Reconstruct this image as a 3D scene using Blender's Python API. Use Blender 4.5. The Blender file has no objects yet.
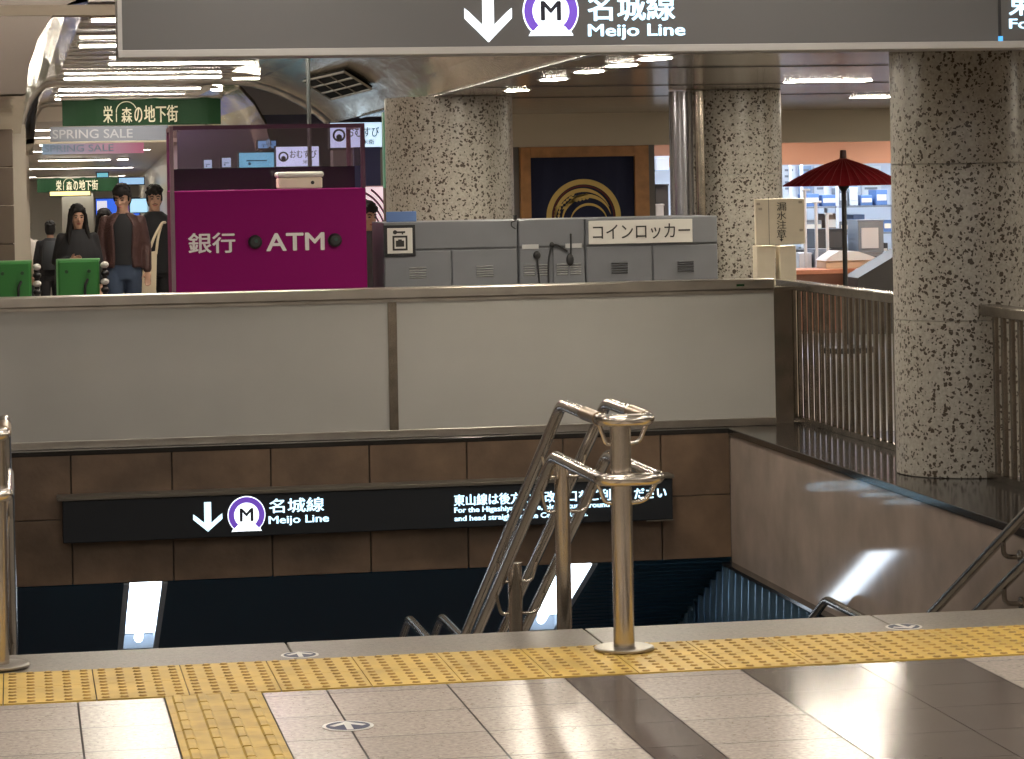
import bpy, bmesh, math, random
from mathutils import Vector, Matrix
random.seed(7)
C = bpy.context.scene.collection
PI = math.pi
SC = bpy.context.scene

# ------------------------------------------------------------------ camera model
F = 2850.0; PPX, PPY = 512.0, 175.8
ROLL = math.atan(.0185); YAW = math.atan2(498, F); EYE = 1.66

def ray(x, y):
    dx, dy = x - PPX, y - PPY
    u = dx * math.cos(ROLL) - dy * math.sin(ROLL)
    v = dx * math.sin(ROLL) + dy * math.cos(ROLL)
    a, c = u / F, -v / F
    return (a * math.cos(YAW) + math.sin(YAW), -a * math.sin(YAW) + math.cos(YAW), c)

def at(x, y, Y):            # pixel on the plane at distance Y
    d = ray(x, y); s = Y / d[1]
    return Vector((d[0] * s, Y, EYE + d[2] * s))

cam = bpy.data.cameras.new('camera'); co = bpy.data.objects.new('camera', cam); C.objects.link(co)
SC.camera = co
cam.sensor_width = 36; cam.sensor_fit = 'HORIZONTAL'; cam.lens = F / 1024 * 36
cam.shift_y = (PPY - 379.5) / 1024
cam.clip_start = .1; cam.clip_end = 300
Rt = Vector((math.cos(YAW), -math.sin(YAW), 0)); Fw = Vector((math.sin(YAW), math.cos(YAW), 0)); Up = Vector((0, 0, 1))
cr = Rt * math.cos(ROLL) - Up * math.sin(ROLL); cu = Rt * math.sin(ROLL) + Up * math.cos(ROLL)
M = Matrix((cr, cu, -Fw)).transposed().to_4x4(); M.translation = (0, 0, EYE)
co.matrix_world = M

# ------------------------------------------------------------------ materials
MATS = {}
def nt_new(name):
    m = bpy.data.materials.new(name); m.use_nodes = True
    t = m.node_tree; b = t.nodes['Principled BSDF']
    return m, t, b

def mat(name, col, rough=.5, metal=0., emit=None, strength=0., var=0., vscale=6., bump=0., bscale=30., coat=0., trans=0., spec=.5):
    if name in MATS: return MATS[name]
    m, t, b = nt_new(name)
    b.inputs['Base Color'].default_value = (*col, 1); b.inputs['Roughness'].default_value = rough
    b.inputs['Metallic'].default_value = metal; b.inputs['Coat Weight'].default_value = coat
    b.inputs['Coat Roughness'].default_value = .05
    b.inputs['Specular IOR Level'].default_value = spec
    b.inputs['Transmission Weight'].default_value = trans
    if emit:
        b.inputs['Emission Color'].default_value = (*emit, 1); b.inputs['Emission Strength'].default_value = strength
    if var or bump:
        tc = t.nodes.new('ShaderNodeTexCoord')
    if var:
        n = t.nodes.new('ShaderNodeTexNoise'); n.inputs['Scale'].default_value = vscale; n.inputs['Detail'].default_value = 6
        t.links.new(tc.outputs['Object'], n.inputs['Vector'])
        r = t.nodes.new('ShaderNodeMapRange'); r.inputs[1].default_value = .3; r.inputs[2].default_value = .7
        r.inputs[3].default_value = 1 - var; r.inputs[4].default_value = 1 + var
        t.links.new(n.outputs['Fac'], r.inputs[0])
        mx = t.nodes.new('ShaderNodeMix'); mx.data_type = 'RGBA'; mx.blend_type = 'MULTIPLY'; mx.inputs[0].default_value = 1
        mx.inputs[6].default_value = (*col, 1); t.links.new(r.outputs[0], mx.inputs[7])
        t.links.new(mx.outputs[2], b.inputs['Base Color'])
    if bump:
        n2 = t.nodes.new('ShaderNodeTexNoise'); n2.inputs['Scale'].default_value = bscale; n2.inputs['Detail'].default_value = 3
        t.links.new(tc.outputs['Object'], n2.inputs['Vector'])
        bp = t.nodes.new('ShaderNodeBump'); bp.inputs['Strength'].default_value = bump; bp.inputs['Distance'].default_value = .02
        t.links.new(n2.outputs['Fac'], bp.inputs['Height']); t.links.new(bp.outputs[0], b.inputs['Normal'])
    MATS[name] = m; return m

def terrazzo(name, base, flake, scale, amount, rough, thr=.42, random_islands=0., warp=.045):
    m, t, b = nt_new(name); L = t.links.new
    tc = t.nodes.new('ShaderNodeTexCoord')
    n = t.nodes.new('ShaderNodeTexNoise'); n.inputs['Scale'].default_value = scale * .7; n.inputs['Detail'].default_value = 2
    L(tc.outputs['Object'], n.inputs['Vector'])
    ad = t.nodes.new('ShaderNodeMix'); ad.data_type = 'VECTOR'; ad.inputs[0].default_value = warp
    L(tc.outputs['Object'], ad.inputs[4]); L(n.outputs['Color'], ad.inputs[5])
    v = t.nodes.new('ShaderNodeTexVoronoi'); v.inputs['Scale'].default_value = scale; L(ad.outputs[1], v.inputs['Vector'])
    sx = t.nodes.new('ShaderNodeSeparateColor'); L(v.outputs['Color'], sx.inputs[0])
    # radius of each flake depends on its own random number
    rr = t.nodes.new('ShaderNodeMath'); rr.operation = 'MULTIPLY'; L(sx.outputs[1], rr.inputs[0]); rr.inputs[1].default_value = thr
    lt = t.nodes.new('ShaderNodeMath'); lt.operation = 'LESS_THAN'; L(v.outputs['Distance'], lt.inputs[0]); L(rr.outputs[0], lt.inputs[1])
    pk = t.nodes.new('ShaderNodeMath'); pk.operation = 'LESS_THAN'; L(sx.outputs[0], pk.inputs[0]); pk.inputs[1].default_value = amount
    an = t.nodes.new('ShaderNodeMath'); an.operation = 'MULTIPLY'; L(lt.outputs[0], an.inputs[0]); L(pk.outputs[0], an.inputs[1])
    n3 = t.nodes.new('ShaderNodeTexNoise'); n3.inputs['Scale'].default_value = 60; n3.inputs['Detail'].default_value = 4; L(tc.outputs['Object'], n3.inputs['Vector'])
    r = t.nodes.new('ShaderNodeMapRange'); r.inputs[1].default_value = .3; r.inputs[2].default_value = .7; r.inputs[3].default_value = .82; r.inputs[4].default_value = 1.18
    L(n3.outputs['Fac'], r.inputs[0])
    bm_ = t.nodes.new('ShaderNodeMix'); bm_.data_type = 'RGBA'; bm_.blend_type = 'MULTIPLY'; bm_.inputs[0].default_value = 1
    bm_.inputs[6].default_value = (*base, 1); L(r.outputs[0], bm_.inputs[7])
    src = bm_.outputs[2]
    if random_islands:
        g = t.nodes.new('ShaderNodeNewGeometry')
        r2 = t.nodes.new('ShaderNodeMapRange'); r2.inputs[3].default_value = 1 - random_islands; r2.inputs[4].default_value = 1 + random_islands
        L(g.outputs['Random Per Island'], r2.inputs[0])
        b2 = t.nodes.new('ShaderNodeMix'); b2.data_type = 'RGBA'; b2.blend_type = 'MULTIPLY'; b2.inputs[0].default_value = 1
        L(src, b2.inputs[6]); L(r2.outputs[0], b2.inputs[7]); src = b2.outputs[2]
    mx = t.nodes.new('ShaderNodeMix'); mx.data_type = 'RGBA'; L(an.outputs[0], mx.inputs[0]); L(src, mx.inputs[6])
    mx.inputs[7].default_value = (*flake, 1); L(mx.outputs[2], b.inputs['Base Color'])
    b.inputs['Roughness'].default_value = rough
    MATS[name] = m; return m

def glow(name, col, s, base=None):
    return mat(name, base or col, .4, emit=col, strength=s)

TERR = terrazzo('column_terrazzo', (.355, .33, .288), (.05, .034, .022), 54, .86, .32, .62, warp=.034)
TILE = terrazzo('floor_tile_light', (.40, .345, .30), (.27, .225, .19), 75, .4, .2, .45, .05)
TILED = terrazzo('floor_tile_dark', (.105, .085, .075), (.19, .16, .14), 70, .35, .14, .5, .06)
GRAN = terrazzo('granite_edge', (.175, .152, .125), (.10, .08, .065), 120, .6, .4, .6)
GROUT = mat('grout', (.055, .045, .04), .8)
STEEL = mat('polished_steel', (.56, .51, .45), .2, 1.)
STEELD = mat('brushed_steel', (.40, .37, .33), .3, 1., var=.15, vscale=4)
RAILM = mat('brown_steel', (.31, .275, .235), .24, 1., var=.25, vscale=8)
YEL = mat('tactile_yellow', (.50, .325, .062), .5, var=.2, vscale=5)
YELW = mat('tactile_dark_side', (.26, .15, .03), .6, var=.3, vscale=7)
YELD = mat('tactile_yellow_bar', (.43, .285, .06), .5, var=.25, vscale=9)
BROWN = mat('brown_stone', (.125, .08, .05), .45, var=.35, vscale=4, bump=.15, bscale=18)
BEIGE = mat('polished_beige_stone', (.30, .245, .21), .075, var=.16, vscale=3, spec=.32)
BLACKST = mat('black_granite', (.018, .016, .015), .12)
PANEL = mat('laminate_panel', (.37, .36, .335), .4, var=.05, vscale=1.5, coat=.6)
NAVY = mat('navy_soffit', (.010, .052, .10), .45, spec=.25)
NAVYW = mat('navy_corrugated', (.10, .19, .29), .22, .7)
SIGNG = mat('sign_grey', (.105, .10, .098), .4)
SIGNL = mat('sign_lip', (.42, .40, .38), .4)
SIGNK = mat('sign_black', (.012, .014, .018), .6, spec=.25)
EMW = glow('letter_white', (.86, .94, 1.), 1.35)
EMW2 = glow('letter_ice', (.62, .86, 1.), 1.25)
PURP = glow('emblem_purple', (.16, .07, .55), .55)
INK = mat('emblem_ink', (.012, .012, .03), .5)
CEILB = mat('ceiling_gloss_beige', (.42, .37, .30), .16, .35)
CEILN = mat('ceiling_white', (.55, .53, .5), .6)
MIRR = mat('ceiling_mirror_steel', (.76, .65, .50), .17, .62, bump=.9, bscale=1.)
_t = MIRR.node_tree; _n = [q for q in _t.nodes if q.type == 'TEX_NOISE'][0]
_m = _t.nodes.new('ShaderNodeMapping'); _m.inputs['Scale'].default_value = (5., .9, 5.)
_t.links.new([q for q in _t.nodes if q.type == 'TEX_COORD'][0].outputs['Object'], _m.inputs['Vector']); _t.links.new(_m.outputs[0], _n.inputs['Vector'])
FASC = mat('fascia_beige', (.66, .59, .47), .55)
WOOD = mat('orange_wood', (.42, .20, .07), .45, var=.2, vscale=9)
NOREN = mat('navy_cloth', (.012, .016, .05), .85)
GOLD = mat('gold_print', (.66, .48, .16), .7)
REDB = mat('dark_red_line', (.12, .02, .02), .7)
MAG = mat('magenta_panel', (.20, .002, .10), .5, spec=.12)
MAGD = mat('magenta_frame', (.06, .006, .035), .35)
DARKG = mat('dark_glass_band', (.018, .006, .02), .15)
LETW = mat('painted_white', (.78, .74, .74), .6)
LOCK = mat('locker_grey', (.155, .162, .178), .45, var=.06, vscale=5)
LOCKD = mat('locker_dark_gap', (.05, .05, .055), .6)
BLK = mat('black_plastic', (.012, .012, .013), .45)
PAPER = mat('cream_board', (.74, .66, .52), .75, var=.06, vscale=6)
PAPW = mat('white_board', (.62, .60, .56), .6)
INKB = mat('ink_black', (.03, .028, .026), .8)
REDC = mat('red_oilpaper', (.17, .006, .010), .7, spec=.2)
REDR = mat('red_rib', (.24, .018, .02), .6)
GRN = mat('green_board', (.025, .19, .03), .45)
GRNB = mat('banner_green', (.004, .030, .009), .6, spec=.2)
BANT = mat('banner_cream', (.55, .52, .38), .6)
BLUEB = mat('blue_board', (.10, .19, .42), .5)
SKIN = mat('skin', (.46, .27, .19), .5)
HAIR = mat('hair_black', (.012, .010, .010), .65, spec=.2)
EYEM = mat('eye_dark', (.02, .015, .015), .3)
LIP = mat('lip', (.33, .10, .09), .5)
FARL = glow('far_lamp', (1., .93, .82), 20.)
TAN = mat('tan_beam', (.36, .29, .21), .6)
def glass(name, tint, alpha=.25):
    m, t, b = nt_new(name)
    tr = t.nodes.new('ShaderNodeBsdfTransparent'); tr.inputs[0].default_value = (*tint, 1)
    gl = t.nodes.new('ShaderNodeBsdfGlossy'); gl.inputs['Roughness'].default_value = .04; gl.inputs[0].default_value = (.9, .9, .9, 1)
    mx = t.nodes.new('ShaderNodeMixShader'); mx.inputs[0].default_value = alpha
    t.links.new(tr.outputs[0], mx.inputs[1]); t.links.new(gl.outputs[0], mx.inputs[2])
    t.links.new(mx.outputs[0], t.nodes['Material Output'].inputs[0])
    MATS[name] = m; return m
TINT = glass('tinted_glass', (.80, .70, .80), .1)

# ------------------------------------------------------------------ mesh builder
def wloc(o):
    v = Vector((0, 0, 0))
    while o is not None:
        v += o.location; o = o.parent
    return v

class MB:
    def __init__(s): s.bm = bmesh.new()
    def box(s, x0, x1, y0, y1, z0, z1, bev=0., mi=0):
        vs = [s.bm.verts.new(p) for p in ((x0,y0,z0),(x1,y0,z0),(x1,y1,z0),(x0,y1,z0),(x0,y0,z1),(x1,y0,z1),(x1,y1,z1),(x0,y1,z1))]
        fs = [s.bm.faces.new([vs[i] for i in q]) for q in ((0,3,2,1),(4,5,6,7),(0,1,5,4),(1,2,6,5),(2,3,7,6),(3,0,4,7))]
        for f in fs: f.material_index = mi
        if bev:
            es = list({e for f in fs for e in f.edges})
            r = bmesh.ops.bevel(s.bm, geom=es, offset=bev, segments=2, affect='EDGES', profile=.5)
            for f in r['faces']: f.material_index = mi
        return s
    def quad(s, pts, mi=0):
        f = s.bm.faces.new([s.bm.verts.new(p) for p in pts]); f.material_index = mi; return s
    def prism(s, pts, axis, a, b, mi=0):
        """extrude polygon pts (2D) along axis from a to b"""
        def P(p, t):
            if axis == 'y': return (p[0], t, p[1])
            if axis == 'x': return (t, p[0], p[1])
            return (p[0], p[1], t)
        lo = [s.bm.verts.new(P(p, a)) for p in pts]; hi = [s.bm.verts.new(P(p, b)) for p in pts]
        n = len(pts); fs = [s.bm.faces.new(lo), s.bm.faces.new(hi[::-1])]
        for i in range(n): fs.append(s.bm.faces.new((lo[i], hi[i], hi[(i+1)%n], lo[(i+1)%n])))
        for f in fs: f.material_index = mi
        return s
    def rings(s, rings, cap=True, smooth=True, mi=0, weld=False):
        vs = [[s.bm.verts.new(p) for p in r] for r in rings]
        n = len(vs[0])
        for a, b in zip(vs, vs[1:]):
            for i in range(n):
                f = s.bm.faces.new((a[i], a[(i+1)%n], b[(i+1)%n], b[i])); f.smooth = smooth; f.material_index = mi
        if cap:
            for r in (vs[0][::-1], vs[-1]):
                f = s.bm.faces.new([s.bm.verts.new(v.co) for v in r] if not weld else r); f.material_index = mi
        return s
    def tube(s, pts, rad, n=14, cap=True, mi=0):
        pts = [Vector(p) for p in pts]; rads = rad if isinstance(rad, (list, tuple)) else [rad]*len(pts)
        out = []; prev = None
        for i, p in enumerate(pts):
            if i == 0: d = pts[1]-p
            elif i == len(pts)-1: d = p-pts[i-1]
            else: d = (pts[i+1]-p).normalized()+(p-pts[i-1]).normalized()
            d.normalize()
            if prev is None:
                a = Vector((0,0,1)) if abs(d.z) < .9 else Vector((0,1,0))
                u = d.cross(a).normalized()
            else:
                u = (prev - d*prev.dot(d)).normalized()
            prev = u; w = d.cross(u)
            out.append([p + (u*math.cos(2*PI*k/n)+w*math.sin(2*PI*k/n))*rads[i] for k in range(n)])
        return s.rings(out, cap, True, mi)
    def cyl(s, x, y, z0, z1, r, n=24, r1=None, mi=0):
        return s.tube([(x,y,z0),(x,y,z1)], [r, r if r1 is None else r1], n, True, mi)
    def lathe(s, x, y, prof, n=32, mi=0):
        for i, ((r0, z0), (r1, z1)) in enumerate(zip(prof, prof[1:])):
            rg = [[(x+max(r, .0005)*math.cos(2*PI*k/n), y+max(r, .0005)*math.sin(2*PI*k/n), z) for k in range(n)] for r, z in ((r0, z0), (r1, z1))]
            vs = [[s.bm.verts.new(p) for p in r] for r in rg]
            for k in range(n):
                f = s.bm.faces.new((vs[0][k], vs[0][(k+1) % n], vs[1][(k+1) % n], vs[1][k])); f.smooth = True; f.material_index = mi
            if i == 0: s.bm.faces.new([s.bm.verts.new(p) for p in rg[0][::-1]]).material_index = mi
            if i == len(prof)-2: s.bm.faces.new([s.bm.verts.new(p) for p in rg[1]]).material_index = mi
        return s
    def ell(s, c, r, n=14, mi=0, tilt=None):
        rs = []
        m = n//2+2
        for i in range(m):
            a = -PI/2 + PI*(i+.15)/(m-.7)
            rs.append([Vector((r[0]*math.cos(a)*math.cos(2*PI*k/n), r[1]*math.cos(a)*math.sin(2*PI*k/n), r[2]*math.sin(a))) for k in range(n)])
        if tilt is not None: rs = [[tilt @ p for p in q] for q in rs]
        return s.rings([[p+Vector(c) for p in q] for q in rs], True, True, mi)
    def arc(s, cx, cz, r0, r1, a0, a1, y0, y1, n=40, mi=0):
        """flat ring segment in the XZ plane with thickness y0..y1, angles in degrees"""
        pts = [(cx+r1*math.cos(math.radians(a0+(a1-a0)*i/n)), cz+r1*math.sin(math.radians(a0+(a1-a0)*i/n))) for i in range(n+1)]
        pin = [(cx+r0*math.cos(math.radians(a0+(a1-a0)*i/n)), cz+r0*math.sin(math.radians(a0+(a1-a0)*i/n))) for i in range(n+1)]
        for i in range(n):
            s.prism([pts[i], pts[i+1], pin[i+1], pin[i]], 'y', y0, y1, mi)
        return s
    def text(s, body, x0, x1, z0, z1, y, ext=.004, bold=.0, mi=0, rot=0, fit=True):
        if bold:
            d = bold*(z1-z0)*1.6
            for ox, oz in ((-d, 0), (d, 0), (0, -d*.6), (0, d*.6)): s.text(body, x0+d+ox, x1-d+ox, z0+d*.6+oz, z1-d*.6+oz, y+.0002*ox/d, ext, 0, mi)
            return s
        c = bpy.data.curves.new('lettering_source', 'FONT'); c.body = body; c.resolution_u = 4
        o = bpy.data.objects.new('lettering_source', c); C.objects.link(o)
        dg = bpy.context.evaluated_depsgraph_get(); dg.update()
        me = bpy.data.meshes.new_from_object(o.evaluated_get(dg))
        bpy.data.objects.remove(o); bpy.data.curves.remove(c)
        xs = [v.co.x for v in me.vertices]; ys = [v.co.y for v in me.vertices]
        ax, bx, ay, by = min(xs), max(xs), min(ys), max(ys)
        kx = (x1-x0)/(bx-ax); kz = (z1-z0)/(by-ay)
        vm = [s.bm.verts.new((x0+(v.co.x-ax)*kx, y, z0+(v.co.y-ay)*kz)) for v in me.vertices]
        fs = []
        for p in me.polygons:
            try:
                f = s.bm.faces.new([vm[i] for i in p.vertices]); f.material_index = mi; fs.append(f)
            except ValueError: pass
        r = bmesh.ops.extrude_face_region(s.bm, geom=fs)
        for e in r['geom']:
            if isinstance(e, bmesh.types.BMVert): e.co.y -= ext
        bpy.data.meshes.remove(me); return s
    def build(s, name, mats, parent=None, smooth=False, bev=0.):
        off = wloc(parent)
        for v in s.bm.verts: v.co -= off
        bmesh.ops.recalc_face_normals(s.bm, faces=s.bm.faces[:])
        me = bpy.data.meshes.new(name); s.bm.to_mesh(me); s.bm.free()
        for m in (mats if isinstance(mats, (list, tuple)) else [mats]): me.materials.append(m)
        o = bpy.data.objects.new(name, me); C.objects.link(o)
        if parent is not None: o.parent = parent
        if smooth:
            for p in me.polygons: p.use_smooth = True
        if bev:
            b = o.modifiers.new('Bevel', 'BEVEL'); b.width = bev; b.segments = 2; b.limit_method = 'ANGLE'
        return o

def tag(o, label, cat, group=None, kind=None):
    if label: o['label'] = label
    if cat: o['category'] = cat
    if group: o['group'] = group
    if kind: o['kind'] = kind
    return o

def thing(name, label, cat, loc=(0,0,0), group=None):
    o = bpy.data.objects.new(name, None); C.objects.link(o); o.location = loc; o.empty_display_size = .2
    return tag(o, label, cat, group, 'thing')

def struct(name, mb, m, parent=None, label=None, **k):
    o = mb.build(name, m, parent, **k)
    if parent is None: o['kind'] = 'structure'
    if label: o['label'] = label
    return o

def dup(root, delta, label=None, group=None, name=None):
    r = root.copy(); C.objects.link(r); r.location = root.location + Vector(delta)
    if label: r['label'] = label
    if group: r['group'] = group
    for ch in list(root.children):
        c = ch.copy(); C.objects.link(c); c.parent = r
        for g in ch.children:
            d = g.copy(); C.objects.link(d); d.parent = c
    return r

LAMP = glow('strip_lamp', (1., .92, .78), 60.)
ords = ['first', 'second', 'third', 'fourth', 'fifth', 'sixth']
def strip_lamp(x0, x1, y, z, label, group, m=LAMP, wd=.16, t=1.):
    e = thing('ceiling_strip_lamp', label, 'ceiling lamp', ((x0+x1)/2, y, z), group)
    m_ = MB(); m_.box(x0-.02, x1+.02, y-wd/2-.02, y+wd/2+.02, z-.018*t, z, .003*t); m_.build('housing', STEELD, e)
    m_ = MB(); m_.box(x0, x1, y-wd/2, y+wd/2, z-.032*t, z-.0185*t, .004*t); m_.build('diffuser', m, e)
    return e

# ------------------------------------------------------------------ key dimensions
EDGE = 10.19          # front edge of the stair opening
WELL = 17.1           # far wall of the stair opening
XL, XR = -.10, 4.32   # sides of the stair opening
CURB = .08

# ------------------------------------------------------------------ floor
f = MB()
gx = [-6.0] + [-.23-.4*k for k in range(13, 0, -1)] + [-.23, .17, .57, .97, 1.365, 1.76, 1.96, 2.357, 2.757, 3.13, 3.53, 3.93, 4.33, 4.73, 5.13, 5.53, 9.0]
gy = [-4.0, 6.2, 6.57, 6.94, 7.31, 7.68, 8.05, 8.42, 8.79, 9.165, 9.245]
f.box(-6, 9, -4, EDGE, -.30, -.004, mi=0)
GI = .446; GJ = .760
for i in range(len(gx)-1):
    x0, x1 = gx[i], gx[i+1]
    dark = (1.75 < x0 < 1.95) or (2.35 < x0 < 3.1)
    for j in range(len(gy)-1):
        y0, y1 = gy[j], gy[j+1]
        g = .0032
        spans = [(x0, x1)]
        if x0 < GJ and x1 > GI:
            spans = [(a, b) for a, b in ((x0, min(x1, GI)), (max(x0, GJ), x1)) if b-a > .02]
        for a, b in spans:
            gg = .0014 if dark else g
            f.quad([(a+gg, y0+gg, 0), (b-gg, y0+gg, 0), (b-gg, y1-gg, 0), (a+gg, y1-gg, 0)], mi=2 if dark else 1)
f.box(-6, XL-.151, EDGE, 17.05, -.3, 0, mi=1); f.box(XL-.15, XL, EDGE, 17.05, -.004, .0, mi=1)
f.box(XR+.62, 13, EDGE, 17.37, -.3, -.002, mi=2)  # dark floor beside the railing, to keep the gaps between bars dark
f.box(9, 13, -4, EDGE, -.3, -.002, mi=1)
struct('floor', f, [GROUT, TILE, TILED])
f = MB()
f.box(-6, 4.7, 17.37, 28, -.3, 0); f.box(4.7, 13, 17.37, 28, -.3, 0, mi=1)
f.prism([(28, 0), (60, -1.07), (60, -1.3), (28, -.3)], 'x', -6, 5.0)
f.box(-6, 5, 60, 64, -1.3, -1.07)
f.box(5.0, 13, 28, 34, -.3, 0)
struct('floor_concourse', f, [TILE, mat('floor_darkened_at_rail', (.055, .048, .042), .3, var=.2, vscale=5)])  # right part: floor colour darkened so the railing gaps look dark
# granite edge slabs above the first step
f = MB()
xs = [-.1, .93, 2.02, 3.11, 4.32]
for a, b in zip(xs, xs[1:]): f.box(a+.003, b-.003, 9.84, EDGE+.03, -.06, .0015, .004)
struct('trim_1', f, GRAN, label='granite edging slabs along the top of the stairs')

# tactile paving
t = MB(); dots = []
for i in range(-4, 18):
    for j in (0, 1):
        x0 = .235 + (i)*.297 - .003; y0 = 9.25 + j*.2925
        t.box(x0+.002, x0+.295, y0+.0015, y0+.291, -.003, .003)
        for a in range(5):
            for b in range(5):
                cx, cy = x0+.0297+a*.0594, y0+.0292+b*.0585
                t.tube([(cx, cy, .002), (cx, cy, .0078)], [.0165, .0095], 8, mi=0); dots.append((cx, cy))
for f_ in t.bm.faces:      # flanks of the dots take a darker yellow
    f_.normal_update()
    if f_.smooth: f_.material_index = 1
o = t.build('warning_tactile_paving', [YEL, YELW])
tag(o, 'yellow tactile paving of raised dots running along the top of the stairs', 'tactile paving')
t = MB()
for j in range(9):
    y1 = 9.245 - j*.3; y0 = y1 - .298
    t.box(GI+.003, GJ-.003, y0, y1, -.003, .003)
    for a in range(4):
        cx = GI + .04 + a*.078
        for b in range(2):
            ya, yb = y0+.006+b*.149, y0+.143+b*.149
            sec = [(-.0175, .002), (-.011, .0085), (.011, .0085), (.0175, .002)]
            t.prism([(cx+p, q) for p, q in sec], 'y', ya, yb)
o = t.build('guiding_tactile_paving', YELD)
tag(o, 'yellow tactile paving of long raised bars leading up to the dotted strip', 'tactile paving')

# floor stickers
def sticker(cx, cy, r, label, ang):
    e = thing('floor_sticker', label, 'sticker', (cx, cy, .0015), 'arrow stickers on the floor')
    b = MB(); b.lathe(cx, cy, [(r, .0015), (r, .003)], 32); b.build('white_disc', PAPW, e)
    b = MB(); b.lathe(cx, cy, [(r*.86, .0031), (r*.86, .0036)], 32); b.build('navy_disc', mat('sticker_navy', (.015, .02, .06), .5), e)
    b = MB()
    def P(x, y):
        return (cx+r*(x*math.cos(ang)-y*math.sin(ang)), cy+r*(x*math.sin(ang)+y*math.cos(ang)))
    b.prism([P(*q) for q in ((-.13, .8), (.13, .8), (.13, -.25), (.55, .12), (.72, -.06), (0, -.8), (-.72, -.06), (-.55, .12), (-.13, -.25))], 'z', .0037, .0042)
    b.build('arrow', PAPW, e)
sticker(.967, 8.60, .078, 'round navy floor sticker with white arrow on the pale tiles beside the guide bars', PI)
sticker(.952, 9.93, .066, 'round worn arrow sticker on granite edging left of the central handrail', PI)
sticker(3.142, 9.92, .066, 'round worn arrow sticker on granite edging right of the central handrail', .2)

# ------------------------------------------------------------------ stair well
s = MB()
RISE, TREAD = .15, .31
n1 = 10
zz = 0.; y = EDGE
prof = [(y, 0)]
for k in range(n1):
    zz -= .144; prof.append((y, zz)); y += TREAD if k < n1-1 else 1.45; prof.append((y, zz))
for k in range(16):
    zz -= .15; prof.append((y, zz)); y += .30; prof.append((y, zz))
prof += [(y, zz-.3), (EDGE, zz-.3)]
s.prism(prof, 'x', XL-.05, XR+.05)
struct('stairs', s, GRAN)
ZB = zz - .3
w = MB(); w.box(XR, XR+.16, EDGE-.02, WELL, -.745, CURB-.041); w.box(XR, XR+.16, EDGE-.02, 20.5, ZB, -.745)
for y in (12.6, 15.0): pass
struct('wall_right', w, BEIGE)
# joints in the polished stone wall
w = MB(); w.box(XL-.15, XL, EDGE-.02, 20.5, ZB, -.005); struct('wall_left', w, BEIGE)
# brown stone wall across the far end
w = MB()
jx = [-.1, .30, .895, 1.485, 2.08, 2.675, 3.27, 3.88, 4.32]
w.box(XL, XR, WELL+.012, WELL+.16, -.72, .06, mi=1)
for (za, zb) in ((-.715, -.33), (-.325, .055)):
    for a, b in zip(jx, jx[1:]): w.box(a+.004, b-.004, WELL-.012, WELL+.012, za, zb, .003)
struct('wall_far', w, [BROWN, GROUT])
# sloping slatted soffit of the lower passage
SL = .45
def zs(y): return -.722 - SL*(y-WELL)
w = MB()
lights = [(.64, .82), (3.255, 3.44)]
w.prism([(WELL+.16, -.60), (WELL, -.722), (21.5, zs(21.5)), (21.5, zs(21.5)+.3)], 'x', XL, .60)
w.prism([(WELL+.16, -.60), (WELL, -.722), (21.5, zs(21.5)), (21.5, zs(21.5)+.3)], 'x', .86, 3.21)
w.prism([(WELL+.16, -.60), (WELL, -.722), (21.5, zs(21.5)), (21.5, zs(21.5)+.3)], 'x', 3.48, XR)
for a, b in ((.60, .86), (3.21, 3.48)):
    w.prism([(18.52, zs(18.52)), (21.5, zs(21.5)), (21.5, zs(21.5)+.3), (18.52, zs(18.52)+.3)], 'x', a, b)
k = WELL+.05
while k < 21.3:       # fine slats across
    w.prism([(k, zs(k)-.006), (k+.045, zs(k+.045)-.006), (k+.045, zs(k+.045)+.01), (k, zs(k)+.01)], 'x', 3.50, XR)
    k += .075
struct('ceiling_stairs', w, NAVY)
TUBE = glow('tube_light', (.80, .90, 1.), 7.)
HOUS = mat('lamp_reflector', (.55, .62, .70), .3)
for n_, (a, b) in enumerate(((.60, .86), (3.21, 3.48))):
    y0, y1 = WELL+.03, 18.5
    e = thing('recessed_tube_lamp', ['bright recessed tube lamp in the dark soffit, below the arrow end of the wall sign', 'bright recessed tube lamp in the dark soffit, seen behind the central handrail posts'][n_], 'ceiling lamp', ((a+b)/2, y0, zs(y0)+.1), 'tube lamps in the stair soffit')
    m_ = MB(); m_.prism([(y0, zs(y0)+.09), (y1, zs(y1)+.09), (y1, zs(y1)+.13), (y0, zs(y0)+.13)], 'x', a, b)
    for q in (a, b-.035): m_.prism([(y0, zs(y0)), (y1, zs(y1)), (y1, zs(y1)+.09), (y0, zs(y0)+.09)], 'x', q, q+.035)
    m_.prism([(y1-.05, zs(y1-.05)), (y1, zs(y1)), (y1, zs(y1)+.09), (y1-.05, zs(y1-.05)+.09)], 'x', a, b)
    m_.build('housing', HOUS, e)
    m_ = MB(); yb = y1-.32
    m_.prism([(y0+.02, zs(y0+.02)+.02), (yb, zs(yb)+.02), (yb, zs(yb)+.05), (y0+.02, zs(y0+.02)+.05)], 'x', a+.045, b-.045)
    m_.build('diffuser', TUBE, e)
    m_ = MB(); yc = y1-.12
    m_.tube([((a+b)/2, yb, zs(yb)+.035), ((a+b)/2, yc-.03, zs(yc-.03)+.035), ((a+b)/2, yc, zs(yc)+.035)], [.028, .028, .012], 10); m_.build('tube', TUBE, e)
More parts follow.
